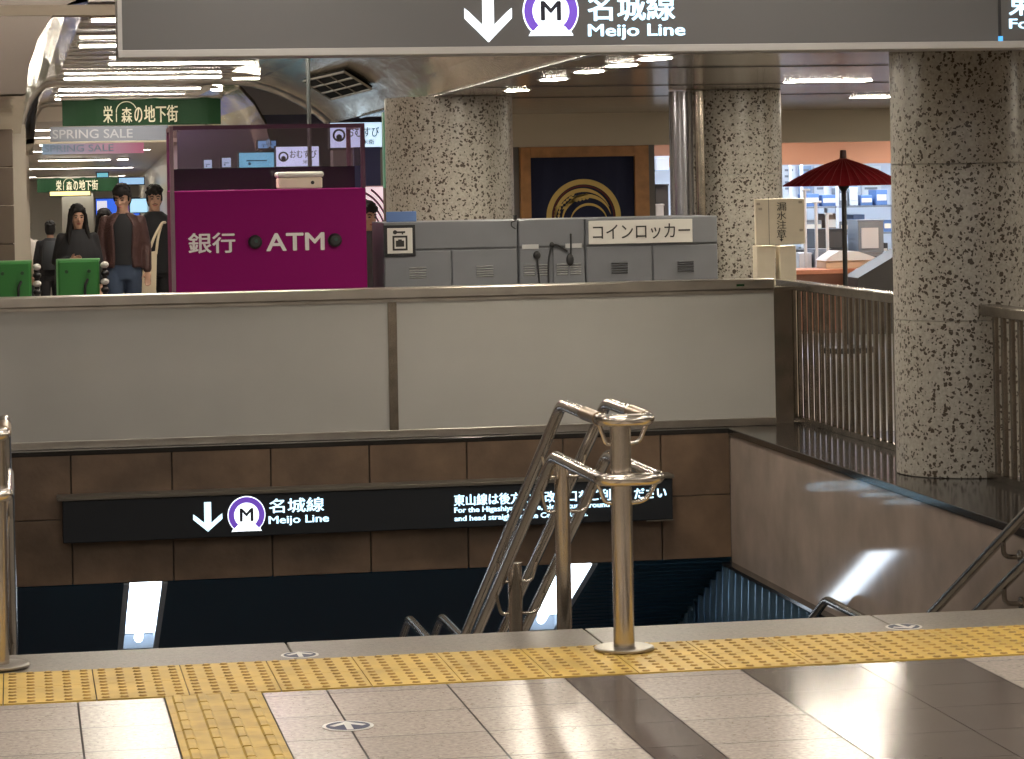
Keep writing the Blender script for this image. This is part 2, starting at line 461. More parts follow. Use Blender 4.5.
# dark blue ribs low on the right wall
w = MB()
w.box(XR-.012, XR-.001, 14.2, 20.4, -3.6, -.765, mi=2)
k = 0
while 14.25+k*.16 < 20.3:
    yk = 14.25+k*.16; zt_ = min(-.775, zs(yk)-.02 if yk > WELL else -.775)
    w.tube([(XR-.012, yk, -3.4), (XR-.018, yk+.012, -2.2), (XR-.012, yk-.01, -1.5), (XR-.018, yk+.01, -1.1), (XR-.012, yk, zt_)], .046, 12); k += 1
w.box(XR-.06, XR, 14.2, WELL, -.765, -.745, mi=1)
o = struct('trim_2', w, [NAVYW, BLACKST, NAVY], label='dark blue ribbed surface low on the stair wall')

# black ledge along the right side and behind the brown wall
w = MB()
w.box(XR-.012, XR+.62, EDGE-.02, WELL+.26, CURB-.04, CURB, .004)
w.box(XR+.162, XR+.60, EDGE-.02, WELL+.26, -.3, CURB-.04)
w.box(XL, XR, WELL-.016, WELL+.26, CURB-.03, CURB, .004)
struct('trim_3', w, BLACKST, label='black granite ledge around the stair opening')

# ------------------------------------------------------------------ parapet of pale panels
YP = 17.2
e = thing('parapet', 'grey laminate parapet with steel capping and centre post behind the stairs', 'parapet', (2.3, YP, CURB))
e['kind'] = 'thing'
m_ = MB(); m_.box(-.6, 4.645, YP-.03, YP+.13, .925, .992, .008); m_.box(-.6, 4.645, YP-.012, YP+.10, .905, .926); m_.build('capping', STEELD, e)
m_ = MB(); m_.box(-.6, 4.645, YP-.014, YP+.10, CURB+.001, .128, .003); m_.build('bottom_rail', STEELD, e)
m_ = MB(); m_.box(2.222, 2.276, YP-.012, YP+.09, .128, .906); m_.build('centre_post', RAILM, e)
for a, b in ((-.6, 2.222), (2.276, 4.645)):
    m_ = MB(); m_.box(a, b, YP, YP+.08, .128, .906); m_.build('panel', PANEL, e)
m_ = MB(); m_.box(4.40, 4.45, YP-.032, YP-.029, .948, .962); m_.build('slot', GRNB, e)
# ------------------------------------------------------------------ railings
def railing(name, label, y0, y1, zt, nb):
    e = thing(name, label, 'railing', (4.85, y0, CURB), 'barred railings beside the stairs')
    X = 4.85
    m_ = MB(); m_.box(X-.05, X+.045, y0, y1, zt-.055, zt, .006); m_.build('top_rail', RAILM, e)
    m_ = MB(); m_.box(X-.02, X+.02, y0, y1, CURB+.001, CURB+.035); m_.build('bottom_rail', RAILM, e)
    sp = (y1-y0-.06)/nb
    for k in range(nb):
        yk = y0+.05+k*sp
        m_ = MB(); m_.box(X-.011, X+.011, yk, yk+.036, CURB+.035, zt-.055, .004); m_.build('bar', RAILM, e)
    return e
e = railing('railing', 'brown steel barred railing between the pale parapet and the speckled pillar', 14.56, 17.72, .965, 25)
m_ = MB(); m_.box(4.79, 4.90, 17.60, 17.72, CURB+.001, .93); m_.build('corner_post', RAILM, e)
m_ = MB(); m_.box(4.65, 4.80, YP+.14, 17.72, CURB+.001, .93); m_.build('end_panel', RAILM, e)
railing('railing', 'brown steel barred railing starting in front of the speckled pillar at the picture edge', 10.4, 13.822, .965, 28)

# ------------------------------------------------------------------ pillars
def pillar(name, cx, cy, r, z0, z1, joints, m=TERR, vj=None):
    w = MB()
    zs_ = [z0] + joints + [z1]
    for a, b in zip(zs_, zs_[1:]):
        w.lathe(cx, cy, [(r-.006, a), (r, a+.003), (r, b-.003), (r-.006, b)], 72)
    o = struct(name, w, m)
    return o
pillar('column_1', 4.848, 14.19, .36, CURB+.001, 2.60, [.88, 1.68])
pillar('column_2', 5.165, 20.15, .345, 0, 2.249, [1.64])
pillar('column_3', 3.19, 20.95, .475, 0, 2.249, [])
# pipes beside column 2
e = thing('steel_pipe_pair', 'pair of tall steel pipes rising against the speckled column behind the lockers', 'pipe', (4.72, 19.8, 0))
m_ = MB(); m_.cyl(4.70, 19.85, 0, 2.24, .085); m_.build('wide_pipe', mat('pipe_steel', (.36, .36, .40), .25, .9), e)
m_ = MB(); m_.cyl(4.80, 19.70, 0, 2.24, .035); m_.build('thin_pipe', RAILM, e)

# ------------------------------------------------------------------ handrails
def bendpath(pts, r=.06, n=6):
    """round the corners of a polyline"""
    pts = [Vector(p) for p in pts]; out = [pts[0]]
    for a, b, c in zip(pts, pts[1:], pts[2:]):
        d0 = (a-b); d1 = (c-b); q = min(r, d0.length*.49, d1.length*.49)
        p0 = b+d0.normalized()*q; p1 = b+d1.normalized()*q
        for i in range(n+1):
            t_ = i/n; out.append(p0*(1-t_)**2+b*2*t_*(1-t_)+p1*t_*t_)
    out.append(pts[-1]); return out
S1 = .505
def handrail(label, xa, xb, post_x, y_post, y_turn, posts, wide=.03, second=True):
    e = thing('handrail', label, 'handrail', (post_x, y_post, 0), 'double stair handrails')
    yf = y_post-.09
    yl1 = 13.0; LZ = -.635; yl2 = 14.72
    def rail(zt, xa, xb, yt):
        dx = 0
        yb = yt + (zt - (LZ+zt-.81))/S1
        zl = LZ+zt-.81
        a = [(xa-dx, yt, zt), (xa-dx, yt+(zt-zl)/S1, zl), (xa-dx, yl2, zl), (xa-dx, 17.6, zl-(17.6-yl2)*S1)]
        b = [(xb+dx, yt, zt), (xb+dx, yt+(zt-zl)/S1, zl), (xb+dx, yl2, zl), (xb+dx, 17.6, zl-(17.6-yl2)*S1)]
        path = a[::-1] + [(xa-dx, yf, zt), (xb+dx, yf, zt)] + b
        return bendpath(path, .075, 6)
    m_ = MB(); m_.tube(rail(.81, xa, xb, y_turn), .022, 14); m_.build('upper_rail', STEEL, e)
    m_ = MB(); m_.tube(rail(.605, xa-wide*.25, xb+wide, y_turn+.14), .022, 14); m_.build('lower_rail', STEEL, e)
    m_ = MB(); m_.cyl(post_x, y_post, .0085, .80, .037, 24); m_.build('post', STEEL, e)
    for zt_, xx in ((.81, xa), (.81, xb)):
        m_ = MB(); m_.tube([(xx, y_post-.0, zt_), (xx, y_post+.26, zt_)], .0245, 14); m_.build('sleeve', mat('bronze_sleeve', (.36, .25, .15), .3, 1.), e)
    m_ = MB(); m_.lathe(post_x, y_post, [(.105, .0082), (.105, .015), (.098, .018)], 40); m_.build('base_plate', STEELD, e)
    for sx in (-1, 1):
        for zt, ra, rb in ((.81, xa, xb), (.605, xa-wide*.25, xb+wide)):
            xr_ = ra if sx < 0 else rb
            m_ = MB(); m_.tube(bendpath([(post_x+sx*.03, y_post, zt-.09), (post_x*.3+xr_*.7, y_post, zt-.085), (xr_, y_post, zt-.02)], .03), .008, 8); m_.build('bracket', STEEL, e)
    for (yp, zt) in posts:
        k = min(n1-1, int((yp-EDGE)/TREAD)); z0 = -.144*(k+1)
        m_ = MB(); m_.cyl(post_x, yp, z0, zt, .03, 20); q = m_.build('post', STEEL, e)
        m_ = MB(); m_.lathe(post_x, yp, [(.08, z0), (.08, z0+.01)], 28); m_.build('base_plate', STEELD, e)
        for sx in (-1, 1):
            for z_t, ra, rb, yt in ((.81, xa, xb, y_turn), (.605, xa-wide*.25, xb+wide, y_turn+.14)):
                zr = z_t-max(0, yp-yt)*S1; xr_ = ra if sx < 0 else rb
                if zr-.10 > zt: continue
                m_ = MB(); m_.tube(bendpath([(post_x+sx*.02, yp, zr-.10), (post_x*.25+xr_*.75, yp, zr-.105), (xr_, yp, zr-.02)], .04), .007, 8); m_.build('bracket', STEEL, e)
    return e
handrail('double steel handrail looping round a post at the centre of the stairs', 1.985, 2.155, 2.06, 9.70, 10.38, [(10.80, .56), (11.90, .02), (13.0, -.52)])
handrail('double steel handrail at the left end of the stairs, cut by the picture edge', -.115, -.05, -.082, 9.95, 10.5, [(11.0, .46), (12.4, -.25)], wide=.008)
# wall handrail on the right
e = thing('wall_handrail', 'pair of steel handrails descending on brackets along the polished right wall', 'handrail', (4.24, 10.4, .8))
for nm, zt in (('upper_rail', .77), ('lower_rail', .565)):
    zl = zt-.77-.635; yt = 10.38; ye = yt+(zt-zl)/.475
    m_ = MB(); m_.tube(bendpath([(4.235, 10.0, zt), (4.235, yt, zt), (4.235, ye, zl), (4.235, 14.72, zl), (4.235, 17.3, zl-2.58*.5)], .06), .023, 14)
    m_.build(nm, RAILM, e)
    for yb in (10.9, 11.92, 12.9, 13.9):
        zr = zt-max(0, min(yb, ye)-yt)*.475
        m_ = MB(); m_.tube(bendpath([(4.235, yb, zr-.02), (4.235, yb, zr-.085), (4.315, yb, zr-.09)], .05), .011, 10)
        m_.tube([(4.308, yb, zr-.09), (4.319, yb, zr-.09)], .032, 18); m_.build('bracket', RAILM, e)

# ------------------------------------------------------------------ signs
def emblem(parent, cx, cz, r, y, mw=EMW, ring=PURP):
    m_ = MB(); m_.arc(cx, cz, 0, r, -52, 232, y-.004, y, 48)
    m_.prism([(cx-r*.80, cz-r*.86), (cx+r*.80, cz-r*.86), (cx+r*.616, cz-r*.55), (cx-r*.616, cz-r*.55)], 'y', y-.004, y)
    m_.prism([(cx+r*math.cos(math.radians(-52)), cz+r*math.sin(math.radians(-52))), (cx, cz), (cx+r*math.cos(math.radians(232)), cz+r*math.sin(math.radians(232)))], 'y', y-.004, y)
    m_.build('emblem_disc', mw, parent)
    m_ = MB(); m_.arc(cx, cz, r*.66, r*.95, -48, 228, y-.008, y-.0045, 48); m_.build('emblem_ring', ring, parent)
    m_ = MB(); m_.text('M', cx-r*.36, cx+r*.36, cz-r*.33, cz+r*.36, y-.0045, .004, .02); m_.build('emblem_letter', INK, parent)
def arrow(parent, cx, z0, z1, w, y, m):
    h = z1-z0; k = w*.12
    m_ = MB()
    m_.prism([(cx-k, z1), (cx-k, z0+h*.30), (cx-w*.40, z0+h*.53), (cx-w*.5, z0+h*.60), (cx-w*.5, z0+h*.42), (cx, z0), (cx+w*.5, z0+h*.42), (cx+w*.5, z0+h*.60), (cx+w*.40, z0+h*.53), (cx+k, z0+h*.30), (cx+k, z1)], 'y', y-.004, y)
    m_.build('arrow', m, parent)

# hanging sign near the camera
YN = 12.0
e = thing('hanging_sign', 'long grey overhead sign with lit arrow and purple emblem over the stairs', 'sign', (2.4, YN+.1, 2.18))
m_ = MB(); m_.box(.455, 4.285, YN+.004, YN+.22, 2.215, 2.72); m_.box(4.30, 7.2, YN+.004, YN+.22, 2.215, 2.72); m_.build('cabinet', SIGNG, e)
m_ = MB(); m_.box(.437, 7.22, YN-.012, YN+.235, 2.182, 2.214, .004); m_.box(.437, .456, YN-.008, YN+.23, 2.2, 2.72); m_.build('frame', SIGNL, e)
m_ = MB(); m_.box(4.286, 4.299, YN+.002, YN+.03, 2.215, 2.72); m_.build('joint', BLK, e)
m_ = MB(); m_.box(4.284, 4.301, YN-.01, YN+.004, 2.20, 2.235); m_.build('clip', glow('clip_blue', (.1, .5, 1.), .8), e)
for x in (1.2, 3.6, 6.2):
    m_ = MB(); m_.cyl(x, YN+.11, 2.72, 3.0, .025, 12); m_.build('hanger', STEELD, e)
arrow(e, 2.006, 2.232, 2.475, .205, YN, EMW)
emblem(e, 2.278, 2.362, .122, YN)
m_ = MB(); m_.text('名城線', 2.44, 2.825, 2.318, 2.445, YN+.004, .006, .012); m_.build('lettering', EMW2, e); m_ = MB(); m_.text('Meijo Line', 2.44, 2.868, 2.236, 2.305, YN+.004, .006, .016); m_.build('lettering', EMW2, e)
m_ = MB(); m_.text('東山線は後方の中改札口をご利用ください', 4.335, 6.55, 2.325, 2.445, YN+.004, .006, .012); m_.build('lettering', EMW2, e)
m_ = MB(); m_.text('For the Higashiyama Line, please turn around', 4.335, 6.1, 2.255, 2.312, YN+.004, .006, .016); m_.build('lettering', EMW2, e)

# wall sign over the lower passage
YS = 16.93
e = thing('wall_sign', 'long black lit sign with arrow and emblem fixed to the brown stone wall', 'sign', (2.07, YS+.06, -.45))
m_ = MB(); m_.box(.245, 3.915, YS, YS+.155, -.450, -.200, .006); m_.build('cabinet', SIGNK, e)
m_ = MB(); m_.box(.215, 3.925, YS-.012, YS+.155, -.199, -.176, .003); m_.box(3.75, 3.918, YS-.006, YS+.01, -.456, -.449); m_.build('frame', mat('sign_frame_brown', (.13, .115, .095), .4, .6), e)
arrow(e, 1.093, -.412, -.237, .172, YS, EMW2)
emblem(e, 1.322, -.322, .112, YS)
m_ = MB(); m_.text('名城線', 1.456, 1.785, -.318, -.232, YS, .005, .014); m_.build('lettering', EMW2, e); m_ = MB(); m_.text('Meijo Line', 1.452, 1.812, -.395, -.335, YS, .005, .018); m_.build('lettering', EMW2, e)
m_ = MB(); m_.text('東山線は後方の中改札口をご利用ください', 2.566, 3.875, -.318, -.248, YS, .005, .016); m_.build('lettering', EMW2, e)
m_ = MB(); m_.text('For the Higashiyama Line, please turn around', 2.568, 3.52, -.368, -.326, YS, .005, .02); m_.build('lettering', EMW2, e)
m_ = MB(); m_.text('and head straight to the Central Gate.', 2.568, 3.385, -.418, -.376, YS, .005, .02); m_.build('lettering', EMW2, e)

# ------------------------------------------------------------------ ATM booth
YA = 18.5
X0, X1 = .995, 2.262
e = thing('atm_booth', 'dark magenta cash machine booth with glazed top and white lettering behind the parapet', 'atm booth', ((X0+X1)/2, YA+.4, 0))
m_ = MB(); m_.box(X0+.02, X1, YA, YA+.85, 0, 1.60, .006); m_.build('body', MAG, e)
m_ = MB(); m_.box(X0+.03, X1-.03, YA+.34, YA+.37, 1.601, 1.745); m_.build('glass_band', DARKG, e)
m_ = MB(); m_.box(X0+.03, X1-.03, YA+.805, YA+.84, 1.60, 1.70); m_.build('rear_band', DARKG, e)
m_ = MB()
m_.box(X0-.002, X0+.022, YA-.012, YA+.05, 0, 2.02); m_.build('corner_strip', mat('atm_edge', (.20, .12, .15), .4), e)
m_ = MB(); m_.box(X0+.022, X1, YA, YA+.05, 1.995, 2.022); m_.box(X1-.026, X1, YA, YA+.05, 1.60, 1.995)
m_.box(X0+.022, X0+.05, YA+.80, YA+.85, 1.6, 2.02); m_.box(X0+.022, X0+.05, YA+.05, YA+.80, 1.995, 2.022); m_.box(X1-.026, X1, YA+.05, YA+.85, 1.995, 2.022); m_.box(X1-.026, X1, YA+.80, YA+.85, 1.6, 1.995)
m_.build('frame', MAGD, e)
m_ = MB(); m_.box(X0+.025, X1-.026, YA+.015, YA+.025, 1.745, 1.995); m_.build('glass_pane', TINT, e)
m_ = MB(); m_.text('銀行', 1.10, 1.405, 1.195, 1.328, YA-.0005, .004, .014); m_.build('lettering', LETW, e); m_ = MB(); m_.text('ATM', 1.605, 1.985, 1.200, 1.316, YA-.0005, .004, .02); m_.build('lettering', LETW, e)
for x in (1.532, 2.052):
    m_ = MB(); m_.tube([(x, YA, 1.262), (x, YA-.02, 1.262), (x, YA-.03, 1.262)], [.045, .045, .03], 20); q = m_.build('round_cap', BLK, e)
    m_ = MB(); m_.tube([(x+.006, YA-.03, 1.268), (x+.006, YA-.034, 1.268)], .012, 12); m_.build('cap_dot', mat('dark_green', (.05, .09, .08), .2), q)
e = thing('white_ceiling_unit', 'small white boxy unit with rounded lid sitting on top of the cash machine booth', 'box', (1.84, YA+.4, 1.60))
m_ = MB(); m_.box(1.70, 1.985, YA+.06, YA+.27, 1.602, 1.675, .01); m_.build('body', PAPER, e)
m_ = MB(); m_.box(1.69, 1.995, YA+.05, YA+.28, 1.676, 1.712, .014); m_.build('lid', PAPW, e)
m_ = MB(); m_.tube([(1.92, YA+.06, 1.64), (1.92, YA+.055, 1.64)], .012, 12); m_.build('button', BLK, e)
e = MB(); e.cyl(1.955, YA+.55, 1.602, 2.72, .014, 12); e.lathe(1.955, YA+.55, [(.04, 1.602), (.04, 1.612)], 16); e.lathe(1.955, YA+.55, [(.05, 2.715), (.05, 2.73)], 16)
tag(e.build('hanging_pole', mat('pole_dark', (.04, .045, .045), .4)), 'thin dark pole rising from the cash machine booth up to the ceiling', 'pole')

# ------------------------------------------------------------------ lockers
YLk = 18.5
def locker(label, x0, x1, nd, vents):
    e = thing('coin_locker', label, 'locker', ((x0+x1)/2, YLk+.3, 0), 'grey coin lockers along the parapet')
    m_ = MB(); m_.box(x0, x1, YLk+.012, YLk+.6, 0, 1.368, .004); m_.build('body', LOCK, e)
    m_ = MB(); m_.box(x0+.004, x1-.004, YLk-.004, YLk+.012, 1.192, 1.366, .003); m_.build('header', LOCK, e)
    w_ = (x1-x0)/nd
    for k in range(nd):
        a, b = x0+k*w_+.006, x0+(k+1)*w_-.006
        for zt, zb in ((1.178, .60), (.588, .03)):
            m_ = MB(); m_.box(a, b, YLk-.006, YLk+.012, zb, zt, .004, 0)
            cx = (a+b)/2+(.0 if nd == 2 and w_ > .3 else 0)
            cols = (cx,) if w_ > .3 else (cx-.045, cx+.045)
            for c in cols:
                for q in range(5):
                    hw = .055 if w_ > .3 else .036
                    zv = zt-.105-q*.016
                    m_.prism([(YLk-.006, zv), (YLk-.016, zv-.005), (YLk-.006, zv-.010)], 'x', c-hw, c+hw, 1 if vents else 0)
            m_.build('door', [LOCK, LOCKD if vents == 2 else mat('vent_light', (.42, .42, .42), .4, .4)], e)
    return e
e = locker('grey coin locker carrying the square key and case pictogram', 2.372, 3.262, 2, 1)
m_ = MB(); m_.box(2.374, 2.580, YLk-.022, YLk-.0065, 1.146, 1.352, .003); q = m_.build('pictogram_plate', mat('plate_black', (.006, .006, .008), .4), e)
m_ = MB(); m_.box(2.394, 2.560, YLk-.026, YLk-.0225, 1.166, 1.332, .002); m_.build('white_field', PAPW, q)
m_ = MB(); y0, y1 = YLk-.030, YLk-.0265
m_.arc(2.445, 1.305, .0, .014, 0, 360, y0, y1, 16); m_.box(2.455, 2.512, y0, y1, 1.299, 1.311); m_.box(2.49, 2.498, y0, y1, 1.29, 1.299)
for a, b, c, d in ((2.428, 2.526, 1.270, 1.282), (2.428, 2.526, 1.186, 1.198), (2.428, 2.440, 1.198, 1.270), (2.514, 2.526, 1.198, 1.270)): m_.box(a, b, y0, y1, c, d)
m_.box(2.450, 2.504, y0, y1, 1.210, 1.250); m_.box(2.465, 2.489, y0, y1, 1.250, 1.258); m_.build('symbol', INKB, q)
e = locker('narrow grey coin locker with four louvre groups and hanging black cables', 3.268, 3.714, 2, 1)
for a in (3.29, 3.58):
    m_ = MB(); m_.box(a, a+.11, YLk-.012, YLk-.0045, 1.175, 1.205); m_.build('label_strip', mat('strip_light', (.45, .45, .45), .5), e)
e = locker('grey coin locker under the long white sign board, nearest the speckled column', 3.720, 4.618, 2, 2)
m_ = MB(); m_.box(3.738, 4.442, YLk-.018, YLk-.0065, 1.197, 1.352, .002); q = m_.build('sign_board', PAPW, e)
m_ = MB(); m_.text('コインロッカー', 3.765, 4.425, 1.225, 1.325, YLk-.0185, .002, .004); m_.build('lettering', INKB, q)
e = thing('black_cable', 'black cables with plugs draped over the narrow louvred locker', 'cable', (3.5, YLk-.03, 1.0))
yy = YLk-.03
m_ = MB(); m_.tube(bendpath([(3.40, yy, .62), (3.40, yy, .95), (3.385, yy, 1.12)], .05), .006, 8); m_.tube(bendpath([(3.46, yy, .62), (3.46, yy, 1.10), (3.485, yy, 1.20), (3.52, yy, 1.20), (3.59, yy, 1.155)], .05), .007, 8)
m_.tube([(3.612, yy, 1.10), (3.615, yy, 1.27)], .006, 8); m_.build('cord', BLK, e)
m_ = MB(); m_.ell((3.385, yy, 1.135), (.026, .014, .028)); m_.build('plug', BLK, e)
m_ = MB(); m_.ell((3.606, yy, 1.10), (.026, .014, .042)); m_.build('plug', BLK, e)
m_ = MB(); m_.ell((3.487, yy, 1.20), (.018, .012, .02)); m_.build('plug', BLK, e)
e = MB(); e.box(2.42, 2.62, YLk+.20, YLk+.23, 1.369, 1.437, .003)
tag(e.build('blue_board', BLUEB), 'small blue board standing on top of the pictogram locker', 'board')
e = MB(); e.box(3.245, 3.265, YLk+.03, YLk+.06, 1.369, 1.40); e.tube(bendpath([(3.25, YLk-.008, 1.31), (3.22, YLk-.012, 1.33), (3.22, YLk-.012, 1.355), (3.25, YLk-.008, 1.365)], .01), .004, 6)
tag(e.build('hasp', BLK), 'little black hasp between the first two grey lockers', 'hasp')

# ------------------------------------------------------------------ leak notice board
YB = 18.1
e = thing('notice_board', 'cream handwritten notice board on two short posts at the parapet corner', 'notice', (4.95, YB, 0))
def A(x, y): return at(x, y, YB)
for (a, b) in ((757, 776), (780, 797)):
    p, q = A(a, 246), A(b, 276)
    m_ = MB(); m_.box(p.x, q.x, YB+.01, YB+.12, 0, p.z, .004); m_.build('post', PAPER, e)
p, q = A(754, 199), A(804, 244)
m_ = MB(); m_.box(p.x, q.x, YB-.03, YB+.008, q.z, p.z, .004); bd = m_.build('board', PAPER, e)
p2 = A(767, 199); m_ = MB(); m_.box(p2.x, p2.x+.004, YB-.0315, YB-.0305, q.z, p.z); m_.build('fold_line', mat('fold', (.3, .25, .19), .8), bd)
for k, ch in enumerate('漏水注意'):
    c = A(780, 206.5+k*9.0)
    m_ = MB(); m_.text(ch, c.x-.030, c.x+.034, c.z-.027, c.z+.027, YB-.0305, .0015, 0); m_.build('lettering', INKB, bd)
c = A(780, 239)
m_ = MB(); m_.box(c.x-.002, c.x+.004, YB-.032, YB-.0305, c.z-.012, c.z+.022); m_.prism([(c.x-.012, c.z), (c.x+.014, c.z), (c.x+.001, c.z-.016)], 'y', YB-.032, YB-.0305); m_.build('arrow_mark', INKB, bd)
for (x, y) in ((757, 204), (759, 209), (800, 230), (799, 202)):
    c = A(x, y); m_ = MB(); m_.box(c.x-.012, c.x+.012, YB-.032, YB-.0305, c.z-.008, c.z+.008); m_.build('tape', mat('tape', (.42, .36, .28), .5), bd)

# ------------------------------------------------------------------ shop facade on the right
YF = 27.0
def Fp(x, y): return at(x, y, YF)
CZ = 2.25
xa, xb = Fp(508, 112).x, 12.5
zb = Fp(580, 146).z
w = MB(); w.box(xa, xb, YF, YF+.3, zb, CZ); struct('wall_shop_fascia', w, FASC)
w = MB()
x0, x1 = Fp(520, 148).x, Fp(648, 148).x
w.box(3.0, x0-.005, YF+.05, YF+.3, 0, zb); 
w.box(x1+.01, Fp(655, 148).x, YF+.03, YF+.3, 0, zb)
struct('wall_shop', w, mat('shop_grey_wall', (.17, .165, .16), .6))
# wooden frame with navy cloth
e = thing('framed_crest_curtain', 'navy cloth with gold round crest hung in an orange wooden frame', 'curtain', ((x0+x1)/2, YF, 0))
zi = Fp(580, 157).z; xi0, xi1 = Fp(530, 157).x, Fp(634, 157).x
m_ = MB(); m_.box(x0, xi0, YF-.03, YF+.1, 0, zb-.003, .004); m_.box(xi1, x1, YF-.03, YF+.1, 0, zb-.003, .004); m_.box(xi0, xi1, YF-.03, YF+.1, zi, zb-.003, .004); m_.build('frame', WOOD, e)
m_ = MB(); nn = 40
for k in range(nn):
    a = xi0+(xi1-xi0)*k/nn; b = xi0+(xi1-xi0)*(k+1)/nn
    ya, yb_ = YF+.02+.004*math.sin(k*.9), YF+.02+.004*math.sin((k+1)*.9)
    m_.quad([(a, ya, .35), (b, yb_, .35), (b, yb_, zi), (a, ya, zi)])
    m_.quad([(a, ya+.006, .35), (b, yb_+.006, .35), (b, yb_+.006, zi), (a, ya+.006, zi)])
m_.build('cloth', NOREN, e)
cc = Fp(584, 217); R_ = Fp(584, 179).z-cc.z; y1 = YF+.012; y0 = y1-.003
m_ = MB(); m_.arc(cc.x, cc.z, R_*.86, R_, 0, 360, y0, y1, 60)
def crescent(m_, cx, cz, r, d, a0, a1, th, n=30):
    P = []; Q = []
    for i in range(n+1):
        a = math.radians(a0+(a1-a0)*i/n); k = math.sin(PI*i/n)*th
        P.append((cx+r*math.cos(a), cz+r*math.sin(a))); Q.append((cx+(r-k-.002)*math.cos(a), cz+(r-k-.002)*math.sin(a)))
    for i in range(n): m_.prism([P[i], P[i+1], Q[i+1], Q[i]], 'y', y0, y1)
crescent(m_, cc.x-.01, cc.z, R_*.76, 0, 20, 200, R_*.10)
crescent(m_, cc.x+.03, cc.z-.02, R_*.66, 0, 10, 190, R_*.10)
crescent(m_, cc.x+.05, cc.z-.05, R_*.50, 0, 0, 180, R_*.06)
m_.arc(cc.x+.02, cc.z-.10, 0, R_*.2, 0, 180, y0, y1, 20)
for (ax, az, ang) in ((-.40, .42, 40), (-.10, .50, 12), (-.72, .05, 80)):       # grain ears
    for k in range(5):
        for s_ in (-1, 1):
            t0 = (k-2)*.10*R_
            ca, sa = math.cos(math.radians(ang)), math.sin(math.radians(ang))
            px_, pz_ = cc.x+ax*R_+t0*ca-s_*.05*R_*sa, cc.z+az*R_+t0*sa+s_*.05*R_*ca
            u, v = .06*R_, .035*R_
            m_.prism([(px_-u*ca, pz_-u*sa), (px_+v*sa, pz_-v*ca), (px_+u*ca, pz_+u*sa), (px_-v*sa, pz_+v*ca)], 'y', y0, y1)
m_.build('crest', GOLD, e)
m_ = MB(); m_.arc(cc.x, cc.z, R_*.80, R_*.84, 0, 360, y0, y1, 60); m_.build('crest_line', REDB, e)

# lit shop interior
YK = 30.0
w = MB(); w.box(5.9, 12.5, YK+1.6, YK+1.8, 0, 2.3); struct('wall_kitchen', w, mat('kitchen_wall', (.50, .56, .66), .5))
w = MB(); w.box(5.9, 12.5, YF+.3, YK+1.8, 2.1, 2.25); struct('ceiling_kitchen', w, mat('kitchen_ceiling', (.6, .45, .38), .6))
w = MB(); p = at(783, 143, 29.2); q = at(783, 165, 29.2); w.box(6.2, 12.5, 29.2, 29.3, q.z, 2.1); struct('trim_4', w, mat('peach_band', (.62, .36, .27), .5), label='peach band above the shop kitchen')
KL = glow('kitchen_lamp', (.78, .89, 1.), 75.)
for k, x in enumerate((7.2, 8.6, 10.0)):
    e = thing('kitchen_ceiling_lamp', 'cool white strip lamp inside the shop behind the red parasol, ' + ('left one', 'middle one', 'right one')[k], 'ceiling lamp', (x, 30.3, 2.09), 'strip lamps in the shop')
    m_ = MB(); m_.box(x-.5, x+.5, 30.2, 30.4, 2.06, 2.099); m_.build('housing', PAPW, e)
    m_ = MB(); m_.box(x-.48, x+.48, 30.22, 30.38, 2.045, 2.061); m_.build('diffuser', KL, e)
for k, x in enumerate((7.6, 9.6)):  # lamp row added behind the facade to brighten the peach band
    strip_lamp(x-.6, x+.6, 28.2, 2.098, 'added warm strip lamp just inside the shop front lighting the peach band, ' + ('left', 'right')[k], 'added shop front lamps', glow('added_peach_lamp', (1., .8, .62), 55.), .14)
def K(x, y, Y=29.6): return at(x, y, Y)
# counter
p, q = at(760, 271, 28.6), at(960, 284, 28.6)
e = thing('shop_counter', 'long orange topped counter in front of the shop kitchen', 'counter', ((p.x+q.x)/2, 28.8, 0))
m_ = MB(); m_.box(p.x, q.x+1, 28.6, 29.2, p.z-.05, p.z, .006); m_.build('worktop', mat('counter_orange', (.52, .22, .13), .4), e)
m_ = MB(); m_.box(p.x+.02, q.x+.98, 28.63, 29.18, 0, p.z-.05); m_.build('front_panel', mat('counter_front', (.30, .14, .09), .5), e)
CT = p.z
def boxthing(name, label, cat, x0, y0, x1, y1, Y, d, m, z0=None, group=None, trim=None):
    p, q = at(x0, y0, Y), at(x1, y1, Y)
    zb_ = q.z if z0 is None else z0
    e = thing(name, label, cat, ((p.x+q.x)/2, Y+d/2, zb_), group)
    b = MB(); b.box(p.x, q.x, Y, Y+d, zb_, p.z, .006); b.build('body', m, e)
    b = MB(); b.box(p.x-.006, q.x+.006, Y-.006, Y+d+.006, p.z+.0005, p.z+.02, .003); b.build('lid', trim or m, e)
    return e
WHT = mat('white_goods', (.62, .66, .72), .5); GRY = mat('steel_goods', (.24, .27, .32), .3, .4); DKB = mat('dark_goods', (.06, .065, .075), .5)
BOXC = mat('carton_brown', (.26, .20, .16), .7)
# white cloth over tray boxes on the counter
p, q = at(826, 261, 28.75), at(882, 271, 28.75)
e = thing('covered_trays', 'pale stacked trays under a white cloth on the orange counter', 'trays', ((p.x+q.x)/2, 28.9, CT))
m_ = MB(); m_.box(p.x, q.x, 28.75, 29.1, CT+.001, p.z, .004); m_.build('tray', mat('tray_cream', (.56, .44, .32), .5), e)
m_ = MB(); zt = at(840, 251, 28.75).z
m_.prism([(p.x-.01, p.z+.001), (q.x+.01, p.z+.001), (q.x-.08, p.z+.03), ((p.x+q.x)/2+.05, zt-.01), (p.x+.14, zt), (p.x+.05, p.z+.05)], 'y', 28.74, 29.11); m_.build('cloth', mat('cloth_white', (.72, .75, .80), .7), e)
